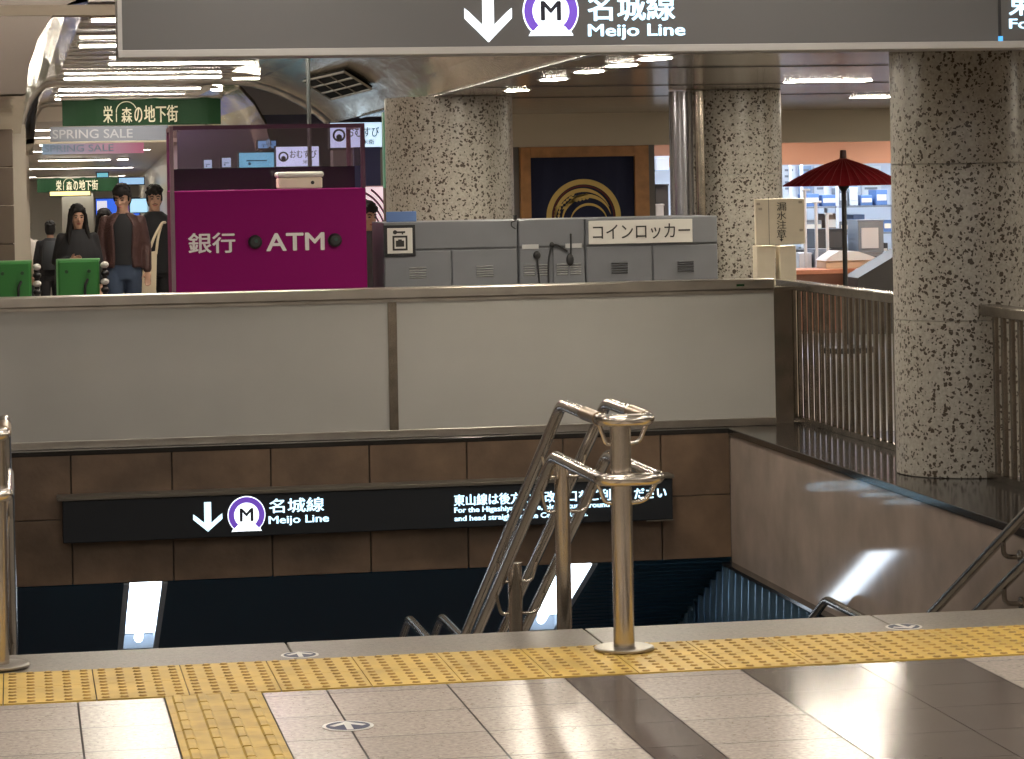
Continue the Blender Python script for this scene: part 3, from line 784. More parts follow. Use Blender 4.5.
# sloping dark desk
p, q = at(858, 280, 27.6), at(905, 250, 27.6)
e = MB(); e.prism([(p.x, 0), (q.x+.3, 0), (q.x+.3, q.z), (q.x, q.z), (p.x, at(858, 278, 27.6).z)], 'y', 27.6, 28.1)
tag(e.build('sloping_desk', mat('desk_dark', (.05, .045, .045), .5)), 'dark sloping desk end showing beside the front pillar below the parasol', 'desk')
# shelves with goods behind
p, q = at(800, 150, 30.6), at(905, 150, 30.6)
e = thing('storage_rack', 'steel wire rack holding goods in the bright shop kitchen', 'rack', ((p.x+q.x)/2, 30.8, 0))
levels_ = [at(840, yv, 30.6).z for yv in (262, 233, 206)]
for zl in levels_:
    m_ = MB(); m_.box(p.x, q.x, 30.6, 31.1, zl-.02, zl); m_.build('shelf', GRY, e)
for xx in (p.x, (p.x+q.x)/2-.2, q.x-.02):
    m_ = MB(); m_.box(xx, xx+.03, 30.6, 30.63, 0, 1.75); m_.box(xx, xx+.03, 31.07, 31.1, 0, 1.75); m_.build('upright', WHT, e)
random.seed(3)
lab = ['lowest', 'middle', 'top']
for li, zl in enumerate(levels_):
    xk = p.x+.06; k = 0
    while xk < q.x-.2:
        wk = random.uniform(.09, .2); hk = random.uniform(.10, .22)
        m = random.choice([WHT, BOXC, DKB, GRY, BLUEB])
        e2 = thing('goods_box', '%s box, number %d from the left on the %s rack shelf in the shop kitchen' % ({'white_goods': 'white', 'carton_brown': 'brown', 'dark_goods': 'black', 'steel_goods': 'grey', 'blue_board': 'blue'}[m.name], k+1, lab[li]), 'box', (xk+wk/2, 30.8, zl), 'boxes on the kitchen rack')
        b = MB(); b.box(xk, xk+wk, 30.66, 30.95, zl+.001, zl+hk, .006); b.build('body', m, e2)
        b = MB(); b.box(xk+.01, xk+wk-.01, 30.653, 30.659, zl+hk*.3, zl+hk*.7); b.build('label_patch', random.choice([WHT, PAPW, PAPER]), e2)
        xk += wk+random.uniform(.015, .05); k += 1
# monitor like case and bins
e = boxthing('appliance', 'grey kitchen appliance with pale square door right of the parasol pole', 'appliance', 858, 222, 884, 252, 29.7, .4, GRY)
p, q = at(861, 228, 29.7), at(878, 248, 29.7); m_ = MB(); m_.box(p.x, q.x, 29.675, 29.699, q.z, p.z); m_.build('door', WHT, e)
p2, q2 = at(856, 252, 29.7), at(888, 270, 29.7)
e = thing('kitchen_table', 'dark steel table under the grey kitchen appliance', 'table', ((p2.x+q2.x)/2, 29.9, 0))
m_ = MB(); m_.box(p2.x-.05, q2.x+.2, 29.62, 30.2, p2.z-.05, p2.z-.010); m_.build('table_top', GRY, e)
for a in (p2.x-.03, q2.x+.15):
    for b in (29.64, 30.15):
        m_ = MB(); m_.box(a, a+.03, b, b+.03, 0, p2.z-.05); m_.build('leg', GRY, e)
boxthing('bin', 'tall grey bin standing by the white rods in the shop', 'bin', 814, 251, 830, 272, 29.5, .3, GRY, 0)
boxthing('bin', 'short pale bin at the left end of the shop kitchen', 'bin', 799, 255, 812, 272, 29.5, .3, WHT, 0)
boxthing('crate', 'dark crate left of the parasol pole in the shop', 'crate', 815, 231, 843, 248, 29.9, .4, DKB)
p = at(828, 248, 29.9)
e = thing('work_table', 'dark work table carrying the crate in the shop', 'table', (p.x, 30.1, 0))
m_ = MB(); m_.box(p.x-.35, p.x+.18, 29.85, 30.4, p.z-.05, p.z-.010); m_.build('table_top', DKB, e)
for a in (p.x-.33, p.x+.14):
    for b in (29.87, 30.35):
        m_ = MB(); m_.box(a, a+.03, b, b+.03, 0, p.z-.05); m_.build('leg', GRY, e)
for k, x in enumerate((806, 817, 828)):
    p = at(x, 190+k*12, 29.4); q = at(x, 270, 29.4)
    e = MB(); e.cyl(q.x, 29.4, 0, p.z, .018, 10); e.lathe(q.x, 29.4, [(.03, 0), (.03, .02)], 16); e.tube([(q.x-.03, 29.4, p.z), (q.x+.06, 29.4, p.z)], .012, 8)
    tag(e.build('stand_rod', WHT), 'white upright stand rod in the shop, ' + ('nearest the notice board', 'middle of three', 'nearest the parasol pole')[k], 'rod', 'stand rods in the shop')
for k, (x0_, x1_) in enumerate(((786, 800), (803, 816), (818, 834), (848, 862), (866, 886))):  # paper menu posters on the back wall
    p, q = at(x0_, 166, 31.4), at(x1_, 200, 31.4)
    e = thing('menu_poster', 'pale menu sheet on the shop back wall, %s' % ('far left', 'second from left', 'just left of the parasol pole', 'just right of the parasol pole', 'far right')[k], 'poster', ((p.x+q.x)/2, 31.5, q.z), 'menu sheets on the kitchen wall')
    m_ = MB(); m_.box(p.x, q.x, 31.57, 31.6, q.z, p.z); m_.build('sheet', (WHT, mat('sheet_blue', (.25, .36, .55), .5))[k % 2], e)
    m_ = MB()
    for r_ in range(4): m_.box(p.x+.03, q.x-.03-.02*(r_ % 2), 31.562, 31.569, p.z-.06-r_*.07, p.z-.035-r_*.07)
    m_.build('printed_lines', GRY, e)
# things seen in the slit next to the wooden frame
p, q = at(656, 156, 29.0), at(667, 172, 29.0)
boxthing('hanging_lightbox', 'pale lightbox seen through the slit right of the wooden frame', 'lightbox', 656, 158, 669, 170, 29.0, .1, glow('slit_light', (.62, .74, .95), .7))
boxthing('cabinet_unit', 'dark kitchen unit seen through the slit right of the wooden frame', 'cabinet', 655, 186, 669, 222, 29.9, .4, DKB, 0)
boxthing('white_pack', 'white pack low in the slit right of the wooden frame', 'pack', 656, 206, 664, 220, 29.2, .15, WHT)
boxthing('pack_stand', 'grey stand under the white pack in the slit', 'stand', 655, 222, 668, 240, 29.15, .25, GRY, 0)

# ------------------------------------------------------------------ red parasol
YU = 25.0
top = at(843, 150, YU); el = at(785, 186, YU); r_u = top.x-el.x
e = thing('paper_parasol', 'large red Japanese paper parasol standing open on a dark pole before the shop', 'parasol', (top.x, YU, 0))
zt, ze = at(843, 159, YU).z, el.z
NR = 36
m_ = MB()
prof = [(.03, zt), (.25*r_u, zt-(zt-ze)*.16), (.55*r_u, zt-(zt-ze)*.43), (.85*r_u, zt-(zt-ze)*.80), (r_u, ze)]
rg = []
for r, z in prof:
    rg.append([(top.x+r*(1 if k % 2 == 0 else .975)*math.cos(PI*k/NR), YU+r*(1 if k % 2 == 0 else .975)*math.sin(PI*k/NR), z) for k in range(2*NR)])
rg2 = [[(p[0], p[1], p[2]-.006) for p in r] for r in rg][::-1]
m_.rings(rg+rg2, False, False); m_.build('canopy', REDC, e)
for k in range(NR):
    a = 2*PI*k/NR; m_ = MB()
    m_.tube([(top.x+r*math.cos(a), YU+r*math.sin(a), z+.002) for r, z in prof], .0035, 5); m_.build('rib', REDR, e)
m_ = MB(); m_.lathe(top.x, YU, [(.05, zt-.02), (.032, zt+.01), (.028, top.z-.005), (.02, top.z)], 16); m_.build('finial', mat('finial_dark', (.06, .02, .02), .5), e)
m_ = MB(); m_.lathe(top.x, YU, [(.022, 0), (.022, ze-.06), (.05, ze-.02), (.03, zt-.03)], 16); m_.build('pole', BLK, e)
m_ = MB(); m_.lathe(top.x, YU, [(.25, 0), (.25, .05), (.06, .07)], 32); m_.build('base', BLK, e)

# ------------------------------------------------------------------ ceilings
w = MB()
# polished ceiling over the right half
def edgeX(y): return 2.84+.0345*(y-14.3)
seg = 24
for i in range(seg):
    ya = 12.9+(27.0-12.9)*i/seg; yb_ = 12.9+(27.0-12.9)*(i+1)/seg
    w.quad([(edgeX(ya), ya, CZ), (13, ya, CZ), (13, yb_, CZ), (edgeX(yb_), yb_, CZ)])
    w.quad([(edgeX(ya), ya, CZ+.5), (13, ya, CZ+.5), (13, yb_, CZ+.5), (edgeX(yb_), yb_, CZ+.5)])
w.box(3.0, 13, 12.7, 12.9, CZ, 3.0)
struct('ceiling_hall', w, CEILB)
m_ = MB(); m_.tube([(edgeX(12.95)-.012, 12.95, CZ), (edgeX(27)-.012, 27.0, CZ)], .014, 8); struct('trim_13', m_, BLACKST, label='dark edge strip between the mirrored vault and the polished ceiling')
for k, yv in enumerate((15.5, 18.6, 21.2)):
    m_ = MB(); m_.box(edgeX(yv)+.02, 9.0, yv, yv+.012, CZ-.006, CZ-.001)
    struct('trim_%d' % (5+k), m_, mat('ceiling_joint', (.05, .04, .035), .5))
w = MB(); w.box(-6, 13, -4, 12.7, 3.0, 3.2); w.box(-6, 3.0, 12.7, 17.3, 3.0, 3.2); struct('ceiling', w, CEILN)
# vaulted mirror ceiling over the corridor
def vault(name, y0, y1, prof_l, prof_r, dx0, dx1, m):
    w = MB(); n = 14
    for pr in (prof_l, prof_r):
        for i in range(n):
            ya = y0+(y1-y0)*i/n; yb_ = y0+(y1-y0)*(i+1)/n
            fa = dx0+(dx1-dx0)*i/n; fb = dx0+(dx1-dx0)*(i+1)/n
            for (p, q) in zip(pr, pr[1:]):
                g = (lambda P, f: P[0]+(f if pr is prof_r else 0)*P[2])
                w.quad([(g(p, fa), ya, p[1]), (g(q, fa), ya, q[1]), (g(q, fb), yb_, q[1]), (g(p, fb), yb_, p[1])])
                w.quad([(g(p, fa), ya, p[1]+.05), (g(q, fa), ya, q[1]+.05), (g(q, fb), yb_, q[1]+.05), (g(p, fb), yb_, p[1]+.05)])
    return struct(name, w, m)
PR = [(2.18, 2.76, 0), (2.30, 2.755, .1), (2.45, 2.72, .3), (2.62, 2.64, .5), (2.78, 2.53, .7), (2.92, 2.40, .85), (3.015, 2.262, 1.)]
PL = [(.46, 2.76, 0), (.34, 2.74, 0), (.24, 2.66, 0), (.16, 2.54, 0), (.10, 2.36, 0), (.08, 2.2, 0), (-1.5, 2.2, 0)]
vault('ceiling_vault', 17.4, 30.5, PL, [], 0, 0, MIRR)
vault('ceiling_vault.002', 12.92, 30.5, [], PR, -.228, .378, MIRR)
PR2 = [(2.18, 2.76, 0), (2.30, 2.74, 0), (2.42, 2.66, 0), (2.58, 2.48, 0), (2.70, 2.26, 0), (2.76, 2.0, 0)]
PL2 = [(.46, 2.76, 0), (.36, 2.72, 0), (.28, 2.60, 0), (.24, 2.4, 0), (.22, 2.1, 0), (-.5, 2.05, 0)]
vault('ceiling_vault.001', 30.9, 38.5, PL2, PR2, 0, 0, MIRR)
for k, yv in enumerate((30.7, 38.6)):       # bent ribs between the bays
    pr = PL[::-1] + PR if k == 0 else PL2[::-1] + PR2
    m_ = MB(); m_.tube([(p[0]+(.378*p[2] if k == 0 and p in PR else 0), yv, p[1]-.01) for p in pr], .05, 8)
    struct('trim_%d' % (8+k), m_, STEELD)
# flat coffer with the strip lamps
w = MB(); w.box(.46, 2.18, 17.4, 38.5, 2.76, 2.9)
k = 17.6
while k < 38.4:
    w.box(.47, 2.17, k, k+.10, 2.752, 2.762, mi=1); k += .875
struct('ceiling_coffer', w, [mat('coffer_metal', (.45, .40, .35), .25, .5), mat('coffer_strip', (.30, .26, .23), .4)])
for k, (y, xa_, xb_) in enumerate(((18.8, .52, 2.1), (22.3, .52, 2.1), (25.75, .86, 2.14), (29.2, .52, 2.10), (32.66, .52, 2.11), (36.2, .53, 2.14))):
    strip_lamp(xa_, xb_, y, 2.75, 'long warm strip lamp across the mirrored corridor ceiling, %s counted from the hanging sign inward' % ords[k], 'corridor strip lamps')
# short lamps beside the row
for k, (px, py) in enumerate(((245, 81), (222, 89))):
    p = at(px, py, (29.2, 32.7)[k]); strip_lamp(p.x-.12, p.x+.14, (29.2, 32.7)[k], 2.73, 'short warm lamp at the right end of a long corridor strip lamp, %s one' % ('nearer', 'farther')[k], 'short corridor lamps', wd=.12)
# vent in the vault
e = thing('ceiling_vent', 'dark square louvred vent with nine openings in the curved mirrored ceiling', 'vent', (2.9, 24., 2.5))
def vault_hit(px, py):
    y = 14.
    while y < 30.4:
        p = at(px, py, y); f_ = -.228+(.378+.228)*(y-12.92)/(30.5-12.92)
        for a_, b_ in zip(PR, PR[1:]):
            xa_, xb_ = a_[0]+a_[2]*f_, b_[0]+b_[2]*f_
            if xa_ <= p.x <= xb_ and p.z >= a_[1]+(b_[1]-a_[1])*(p.x-xa_)/max(1e-6, xb_-xa_): return p
        y += .02
    return at(px, py, 26.)
c = [vault_hit(303, 76), vault_hit(344, 66), vault_hit(371, 83), vault_hit(331, 94)]
c = [p+Vector((-.005, -.06, -.02)) for p in c]
cvx = [Vector(p)+Vector((0, -.02, -.03)) for p in c]
def vq(u, v): return (cvx[0]*(1-u)+cvx[1]*u)*(1-v)+(cvx[3]*(1-u)+cvx[2]*u)*v
m_ = MB(); up = Vector((.01, .03, .025))
lo = [vq(0, 0), vq(1, 0), vq(1, 1), vq(0, 1)]
vs = [m_.bm.verts.new(p) for p in lo]+[m_.bm.verts.new(p+up) for p in lo]
for q in ((0,1,2,3),(4,5,6,7),(0,1,5,4),(1,2,6,5),(2,3,7,6),(3,0,4,7)): m_.bm.faces.new([vs[i] for i in q])
m_.build('grille_box', mat('vent_black', (.006, .006, .006), .9, spec=.05), e)
m_ = MB()
for t_ in (0, .333, .667, 1):
    for (A_, B_) in ((vq(t_, 0), vq(t_, 1)), (vq(0, t_), vq(1, t_))):
        m_.tube([A_-up*.1, B_-up*.1], .011, 6)
m_.build('grille', mat('grille_tan', (.16, .14, .11), .5), e)
# tan beam at the corridor mouth
w = MB(); w.box(-2.5, 3.0, 17.35, 17.55, 2.675, 2.738); struct('beam', w, TAN)
# oval downlights
DL = glow('downlight', (1., .90, .74), 120.)
for k, (x, y) in enumerate(((3.163, 14.24), (3.172, 15.10), (3.165, 15.95), (3.19, 17.17), (3.335, 19.29))):
    x += .08
    e = thing('downlight', 'small oval downlight in the polished ceiling, %s from the hanging sign inward' % ords[k], 'ceiling lamp', (x, y, CZ), 'row of oval downlights')
    m_ = MB(); m_.rings([[(x+.095*math.cos(2*PI*q/28), y+.24*math.sin(2*PI*q/28), z) for q in range(28)] for z in (CZ-.004, CZ-.0005)]); m_.build('trim_ring', STEELD, e)
    m_ = MB(); m_.rings([[(x+.075*math.cos(2*PI*q/28), y+.20*math.sin(2*PI*q/28), z) for q in range(28)] for z in (CZ-.006, CZ-.0042)]); m_.build('diffuser', DL, e)
for k, (x0, x1, y) in enumerate(((5.05, 5.60, 18.25), (6.75, 7.45, 22.4), (7.3, 7.9, 18.0))):
    strip_lamp(x0, x1, y, CZ, 'warm ceiling strip lamp above the red parasol, ' + ('the long near one', 'the far one by the pillar', 'the one hidden right of the pillar')[k], 'strip lamps over the shop front', DL, .2, .15)

# ------------------------------------------------------------------ corridor: left side
e = None
w = MB()
w.box(-6, -.16, 19.6, 22.0, 0, 2.19)
struct('wall_left_front', w, mat('wall_panel_beige', (.42, .37, .31), .35))
w = MB()
for k in range(7):
    w.box(-2.5, -.004, 22.6, 23.3, .3*k+.004, .3*k+.296, .006)
struct('column_4', w, mat('stack_panel_steel', (.26, .215, .18), .22, .6))
w = MB()
for k in range(3): w.box(-2.5, .07, 17.42, 17.6, 2.2+k*.27, 2.2+k*.27+.265, .006)
w.prism([(-2.5, 2.205), (.078, 2.205), (.10, 2.36), (.16, 2.545), (.24, 2.665), (.34, 2.745), (.46, 2.80), (.46, 3.0), (-2.5, 3.0)], 'y', 17.36, 17.419)
struct('trim_12', w, MATS['stack_panel_steel'], label='steel bulkhead panels above the left edge of the corridor mouth')
w = MB()
w.box(-1.5, .13, 30.6, 31.1, 0, 2.3); w.box(-1.5, .20, 38.0, 38.8, -.4, 2.5)
struct('column_5', w, mat('clad_beige', (.50, .45, .38), .3))
w = MB(); w.box(-1.6, -.7, 23.3, 60, -1.2, 2.6); struct('wall_corridor', w, mat('corridor_wall', (.46, .42, .36), .4))
# far part of the corridor
w = MB()
w.prism([(38.7, 2.50), (60, 1.75), (62, 1.75), (62, 3.0), (38.7, 3.0)], 'x', -1.5, 5.0); struct('ceiling_far', w, mat('far_ceiling', (.50, .43, .36), .4, .2))
def zfar(y): return 2.50-(y-38.7)*.75/21.3
for k, (x0, x1, py, Y) in enumerate(((40, 115, 155, 44.5), (39, 110, 168, 50.0))):
    p, q = at(x0, py, Y), at(x1, py, Y); strip_lamp(p.x, q.x, Y, zfar(Y)-.01, 'strip lamp low over the far end of the corridor, %s' % ('nearer', 'farther')[k], 'far corridor lamps', FARL, .3)
    p, q = at(x1+8, py, Y), at(x1+18, py, Y); strip_lamp(p.x, q.x, Y, zfar(Y)-.01, 'short lamp beside the far corridor strip lamp, %s' % ('nearer', 'farther')[k], 'far short lamps', FARL, .3)
for k, Y in enumerate((40.6, 42.6, 47., 54., 58.)):  # extra unseen lamps, added to brighten the far corridor
    strip_lamp(.2, 2.2, Y, zfar(Y)-.006, 'added strip lamp over the far corridor hidden by banners, %s going inward' % ords[k], 'added far corridor lamps', FARL, .3, .3)
w = MB(); w.box(-1.6, 5.0, 62, 62.3, -1.3, 3.0); struct('wall_end', w, mat('end_wall', (.60, .56, .47), .5))
w = MB(); w.box(2.55, 2.75, 39, 60, -1.2, 2.5); struct('wall_corridor_right', w, mat('corridor_wall2', (.50, .46, .40), .3))
p, q = at(62, 194, 58), at(95, 290, 58)
w = MB(); w.box(p.x, q.x, 58, 58.3, -1.07, p.z); struct('column_6', w, mat('pale_column', (.70, .68, .60), .5))

# banners
def banner(label, x0, y0, x1, y1, Y, text, tb, arc=True):
    p, q = at(x0, y0, Y), at(x1, y1, Y)
    e = thing('hanging_banner', label, 'banner', ((p.x+q.x)/2, Y, q.z), 'green corridor banners')
    m_ = MB(); n = 24
    pts = [(p.x+(q.x-p.x)*k/n, Y+.015*math.sin(k*.8)) for k in range(n+1)]
    for a, b in zip(pts, pts[1:]):
        m_.quad([(a[0], a[1], q.z), (b[0], b[1], q.z), (b[0], b[1], p.z), (a[0], a[1], p.z)])
        m_.quad([(a[0], a[1]+.012, q.z), (b[0], b[1]+.012, q.z), (b[0], b[1]+.012, p.z), (a[0], a[1]+.012, p.z)])
    m_.build('cloth', GRNB, e)
    a, b = at(tb[0], tb[1], Y), at(tb[2], tb[3], Y)
    m_ = MB(); ch = (b.x-a.x)/6.6; zc0, zc1 = b.z, a.z
    m_.text('栄', a.x, a.x+ch*.85, zc0, zc1, Y-.02, .004, .008); m_.text('森', a.x+ch*1.6, a.x+ch*2.55, zc0, zc1-.02, Y-.02, .004, .008)
    m_.text('の', a.x+ch*2.75, a.x+ch*3.45, zc0, zc1-.02, Y-.02, .004, .008); m_.text('地下街', a.x+ch*3.6, b.x, zc0, zc1, Y-.02, .004, .008)
    m_.build('lettering', BANT, e)
    m_ = MB(); cx = a.x+ch*2.05; m_.arc(cx, zc1-.07, ch*.85, ch*.93, 20, 185, Y-.024, Y-.02, 24); m_.box(a.x+ch*1.12, a.x+ch*1.2, Y-.024, Y-.02, zc0+.01, zc1-.09); m_.build('arch_mark', BANT, e)
    m_ = MB(); m_.tube([(p.x-.02, Y+.006, p.z), (q.x+.02, Y+.006, p.z)], .02, 8); m_.build('hanging_rod', STEELD, e)
banner('green banner with cream lettering hanging across the corridor ceiling, the larger nearer one', 62, 99, 221, 124, 33.6, '', (103, 106, 178, 122))
banner('small green banner far down the corridor above the heads of the walkers', 37, 178, 118, 191, 58.5 - 4, '', (56, 180.5, 98, 190))
# sale banners
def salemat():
    m, t, b = nt_new('sale_print_glowing'); L = t.links.new
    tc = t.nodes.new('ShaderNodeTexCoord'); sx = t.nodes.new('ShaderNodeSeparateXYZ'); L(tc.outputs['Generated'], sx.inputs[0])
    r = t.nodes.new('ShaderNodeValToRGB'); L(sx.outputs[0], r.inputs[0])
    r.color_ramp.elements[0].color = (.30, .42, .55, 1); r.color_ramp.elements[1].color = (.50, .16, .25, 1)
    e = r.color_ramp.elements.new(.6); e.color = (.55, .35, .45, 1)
    L(r.outputs[0], b.inputs['Base Color']); L(r.outputs[0], b.inputs['Emission Color']); b.inputs['Emission Strength'].default_value = .5; b.inputs['Roughness'].default_value = .6; return m  # printed sheet given its own glow to look brightly lit
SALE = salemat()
for k, (x0, y0, x1, y1, Y) in enumerate(((50, 127, 168, 140, 36.9), (42, 143, 144, 153, 39.5))):
    p, q = at(x0, y0, Y), at(x1, y1, Y)
    e = thing('sale_banner', 'pastel blue to pink sale banner across the corridor, %s' % ('just under the large green banner', 'the farther one with clearer lettering')[k], 'banner', ((p.x+q.x)/2, Y, q.z), 'sale banners')
    m_ = MB(); m_.box(p.x, q.x, Y, Y+.02, q.z, p.z); m_.build('sheet', (mat('sale_darkened', (.11, .12, .15), .6), SALE)[k], e)  # light difference put into the sheets: nearer darkened, farther glowing
    m_ = MB(); h = p.z-q.z; m_.text('SPRING SALE', p.x+.03, p.x+(q.x-p.x)*.7, q.z+h*.2, q.z+h*.8, Y-.001, .003, .01); m_.build('lettering', (mat('sale_white', (.25, .25, .27), .5), mat('sale_blue', (.40, .55, .70), .5))[k], e)
w = MB(); w.box(-.3, 2.6, 37.6, 37.75, at(100, 143, 37.6).z, at(100, 139, 37.6).z); struct('trim_10', w, FASC, label='pale beam across the corridor behind the sale banner')

# ------------------------------------------------------------------ lit signs behind the booth
SIGW = glow('shop_sign_light', (.62, .82, 1.), 1.0)
def shopsign(label, x0, y0, x1, y1, Y, txt, face=SIGW):
    p, q = at(x0, y0, Y), at(x1, y1, Y); w_ = q.x-p.x; h = p.z-q.z
    e = thing('lit_shop_sign', label, 'sign', ((p.x+q.x)/2, Y+.06, q.z), 'lit signs behind the booth')
    m_ = MB(); m_.box(p.x-.012, q.x+.012, Y+.004, Y+.12, q.z-.012, p.z+.012, .004); m_.build('case', BLK, e)
    m_ = MB(); m_.box(p.x, q.x, Y-.002, Y+.004, q.z, p.z); m_.build('face', face, e)
    if txt:
        m_ = MB(); m_.text('おむすび', p.x+w_*.32, p.x+w_*.95, q.z+h*.42, q.z+h*.82, Y-.0025, .002, .006); m_.text('米衛', p.x+w_*.62, p.x+w_*.85, q.z+h*.12, q.z+h*.32, Y-.0025, .002, .006)
        m_.arc(p.x+w_*.17, q.z+h*.5, h*.18, h*.26, 0, 360, Y-.0045, Y-.0025, 24); m_.arc(p.x+w_*.17, q.z+h*.42, 0, h*.12, 0, 360, Y-.0045, Y-.0025, 16); m_.build('lettering', INKB, e)
    else:
        m_ = MB(); m_.box(p.x+w_*.2, q.x-w_*.2, Y-.0045, Y-.0025, q.z+h*.42, q.z+h*.5); m_.arc(p.x+w_*.3, q.z+h*.25, 0, h*.1, 0, 360, Y-.0045, Y-.0025, 12); m_.build('printed_line', mat('sign_ink_blue', (.05, .2, .35), .5), e)
shopsign('lit white shop sign with black lettering, half behind the booth glass and half beside it', 330, 123, 382, 147, 28.0, True)
shopsign('lit white shop sign with black lettering wholly behind the booth glass', 276, 147, 319, 166, 30.9, True)
shopsign('pale turquoise lit sign behind the booth glass, left of the white ones', 239, 153, 274, 167, 31.2, False, glow('turquoise_light', (.18, .62, .78), .8))
shopsign('small pale lit sign at the left of the booth glass', 222, 158, 231, 167, 31.5, False, glow('pale_light', (.45, .7, .85), .8))
shopsign('tiny pale lit sign near the left end of the booth glass', 204, 160, 212, 168, 31.6, False, glow('pale_light', (.45, .7, .85), .8))
shopsign('blue lit panel high behind the booth glass under the vault', 258, 141, 276, 148, 31.4, False, glow('blue_panel', (.2, .5, .8), .6))
for k, (x, zt) in enumerate(((206, 170), (237, 150), (278, 128))): pass
# dark shop front behind the signs
w = MB(); w.box(2.78, 5.2, 32.2, 32.4, -.2, 2.4); struct('wall_shop_dark', w, mat('dark_front', (.03, .025, .045), .4))
w = MB(); w.box(1.86, 2.78, 33.0, 33.0+.1, -.2, 2.28); struct('trim_11', w, mat('dark_front', (.03, .025, .045), .4), label='dark shop partition behind the booth')
# narrow lit things between booth and lockers
p, q = at(365, 147, 25.4), at(381, 190, 25.4)
e = thing('navy_pillar_board', 'navy board under the lit sign in the gap right of the booth', 'board', ((p.x+q.x)/2, 25.4, 0))
m_ = MB(); m_.box(p.x-.1, q.x, 25.4, 25.5, at(370, 189, 25.4).z, p.z, .004); m_.build('panel', mat('board_navy', (.03, .035, .12), .5), e)
m_ = MB(); m_.box(q.x-.03, q.x, 25.41, 25.49, 0, at(370, 189, 25.4).z); m_.build('leg', STEELD, e)
p, q = at(383, 108, 23.2), at(392, 190, 23.2)
e = thing('green_strip_panel', 'narrow green lit vertical panel beside the wide speckled column', 'panel', ((p.x+q.x)/2, 23.2, 0))
m_ = MB(); m_.box(p.x, q.x, 23.2, 23.3, at(385, 188, 23.2).z, 2.20, .003); m_.build('face', glow('green_soft', (.08, .20, .13), .35), e)
m_ = MB(); m_.box(p.x, q.x, 23.21, 23.29, 0, at(385, 188, 23.2).z); m_.build('lower_panel', mat('low_brown', (.12, .08, .06), .5), e)
p, q = at(362, 186, 24.6), at(391, 300, 24.6)
e = thing('striped_lightbox', 'lit white and pink poster box with curved stripes in the gap right of the booth', 'lightbox', ((p.x+q.x)/2, 24.6, 0))
m_ = MB(); m_.box(p.x, q.x, 24.6, 24.7, 0, p.z, .004); m_.build('case', mat('case_pink', (.55, .42, .45), .5), e)
m_ = MB(); m_.box(p.x+.01, q.x-.01, 24.59, 24.599, .15, p.z-.01); m_.build('face', glow('poster_pink', (.85, .66, .74), .75), e)
m_ = MB()
cx, cz = p.x-.06, p.z-.55
for k in range(7):
    r = .22+k*.055
    n = 24; a0, a1 = 5, 88
    for i in range(n):
        aa = [math.radians(a0+(a1-a0)*j/n) for j in (i, i+1)]
        pts = [(cx+rr*math.cos(a)*.62, cz+rr*math.sin(a)) for a, rr in ((aa[0], r), (aa[1], r), (aa[1], r+.022), (aa[0], r+.022))]
        if all(p.x+.01 < pp[0] < q.x-.01 and pp[1] < p.z-.02 for pp in pts): m_.prism(pts, 'y', 24.584, 24.589)
m_.build('stripes', mat('stripe_plum', (.10, .03, .06), .5), e)

# ------------------------------------------------------------------ green boards on the left
for k, (x0, x1, y0) in enumerate(((-6, 32, 262), (57, 100, 260))):
    Y = 19.0; p, q = at(x0, y0, Y), at(x1, 297, Y)
    e = thing('green_board_stand', ('bright green rounded board behind the parapet at the left picture edge', 'bright green rounded board behind the parapet in front of the woman')[k], 'board', ((p.x+q.x)/2, Y, 0), 'green boards behind the parapet')
    m_ = MB(); m_.box(p.x, q.x, Y, Y+.05, .62, p.z, .018); bd = m_.build('board', GRN, e)
    m_ = MB(); m_.box(p.x-.004, q.x+.004, Y+.008, Y+.042, p.z-.014, p.z+.006, .004); m_.box(p.x-.006, p.x+.006, Y+.006, Y+.044, .62, p.z); m_.build('edging', mat('green_edge', (.14, .36, .14), .4), bd)
    for (bx, bz) in ((.75, .30), (.22, .30)):
        m_ = MB(); cx = p.x+(q.x-p.x)*bx; cz = p.z-(p.z-.9)*bz
        m_.tube([(cx, Y, cz), (cx, Y-.012, cz)], .012, 10); m_.build('knob', mat('knob_green', (.01, .06, .015), .4), bd)
    cx = p.x+(q.x-p.x)*.72
    m_ = MB(); m_.tube(bendpath([(cx, Y-.006, p.z-.13), (cx-.02, Y-.02, p.z-.17), (cx-.02, Y-.02, p.z-.24)], .02), .009, 8); m_.build('latch', BLK, bd)
    m_ = MB(); m_.cyl(q.x+.035, Y+.03, 0, p.z-.02, .016, 12); m_.build('post', BLK, e)
    for q_ in range(5):
        m_ = MB(); m_.ell((q.x+.035, Y+.02, p.z-.04-q_*.055), (.028, .026, .022)); m_.build('knuckle', (PAPW, BLK)[q_ % 2], e)
    for xx in (p.x+.02, q.x-.02):
        m_ = MB(); m_.box(xx-.02, xx+.02, Y, Y+.05, 0, .62); m_.build('leg', BLK, e)

# ------------------------------------------------------------------ far screens and posters
YE = 61.0
def screen(name, label, x0, y0, x1, y1, Y, col, s_, cat='screen', group='bright panels at the corridor end', bits=()):
    p, q = at(x0, y0, Y), at(x1, y1, Y)
    e = thing(name, label, cat, ((p.x+q.x)/2, Y+.06, q.z), group)
    m_ = MB(); m_.box(p.x-.02, q.x+.02, Y+.003, Y+.12, q.z-.02, p.z+.02); m_.build('case', BLK, e)
    m_ = MB(); m_.box(p.x, q.x, Y-.004, Y+.003, q.z, p.z); fc = m_.build('face', glow(label[:24], col, s_), e)
    for (u0, v0, u1, v1, c2) in bits:
        m_ = MB(); m_.box(p.x+(q.x-p.x)*u0, p.x+(q.x-p.x)*u1, Y-.012, Y-.005, p.z-(p.z-q.z)*v1, p.z-(p.z-q.z)*v0); m_.build('picture_patch', glow('patch%.2f%.2f%.2f' % c2, c2, .8), fc)
    return e
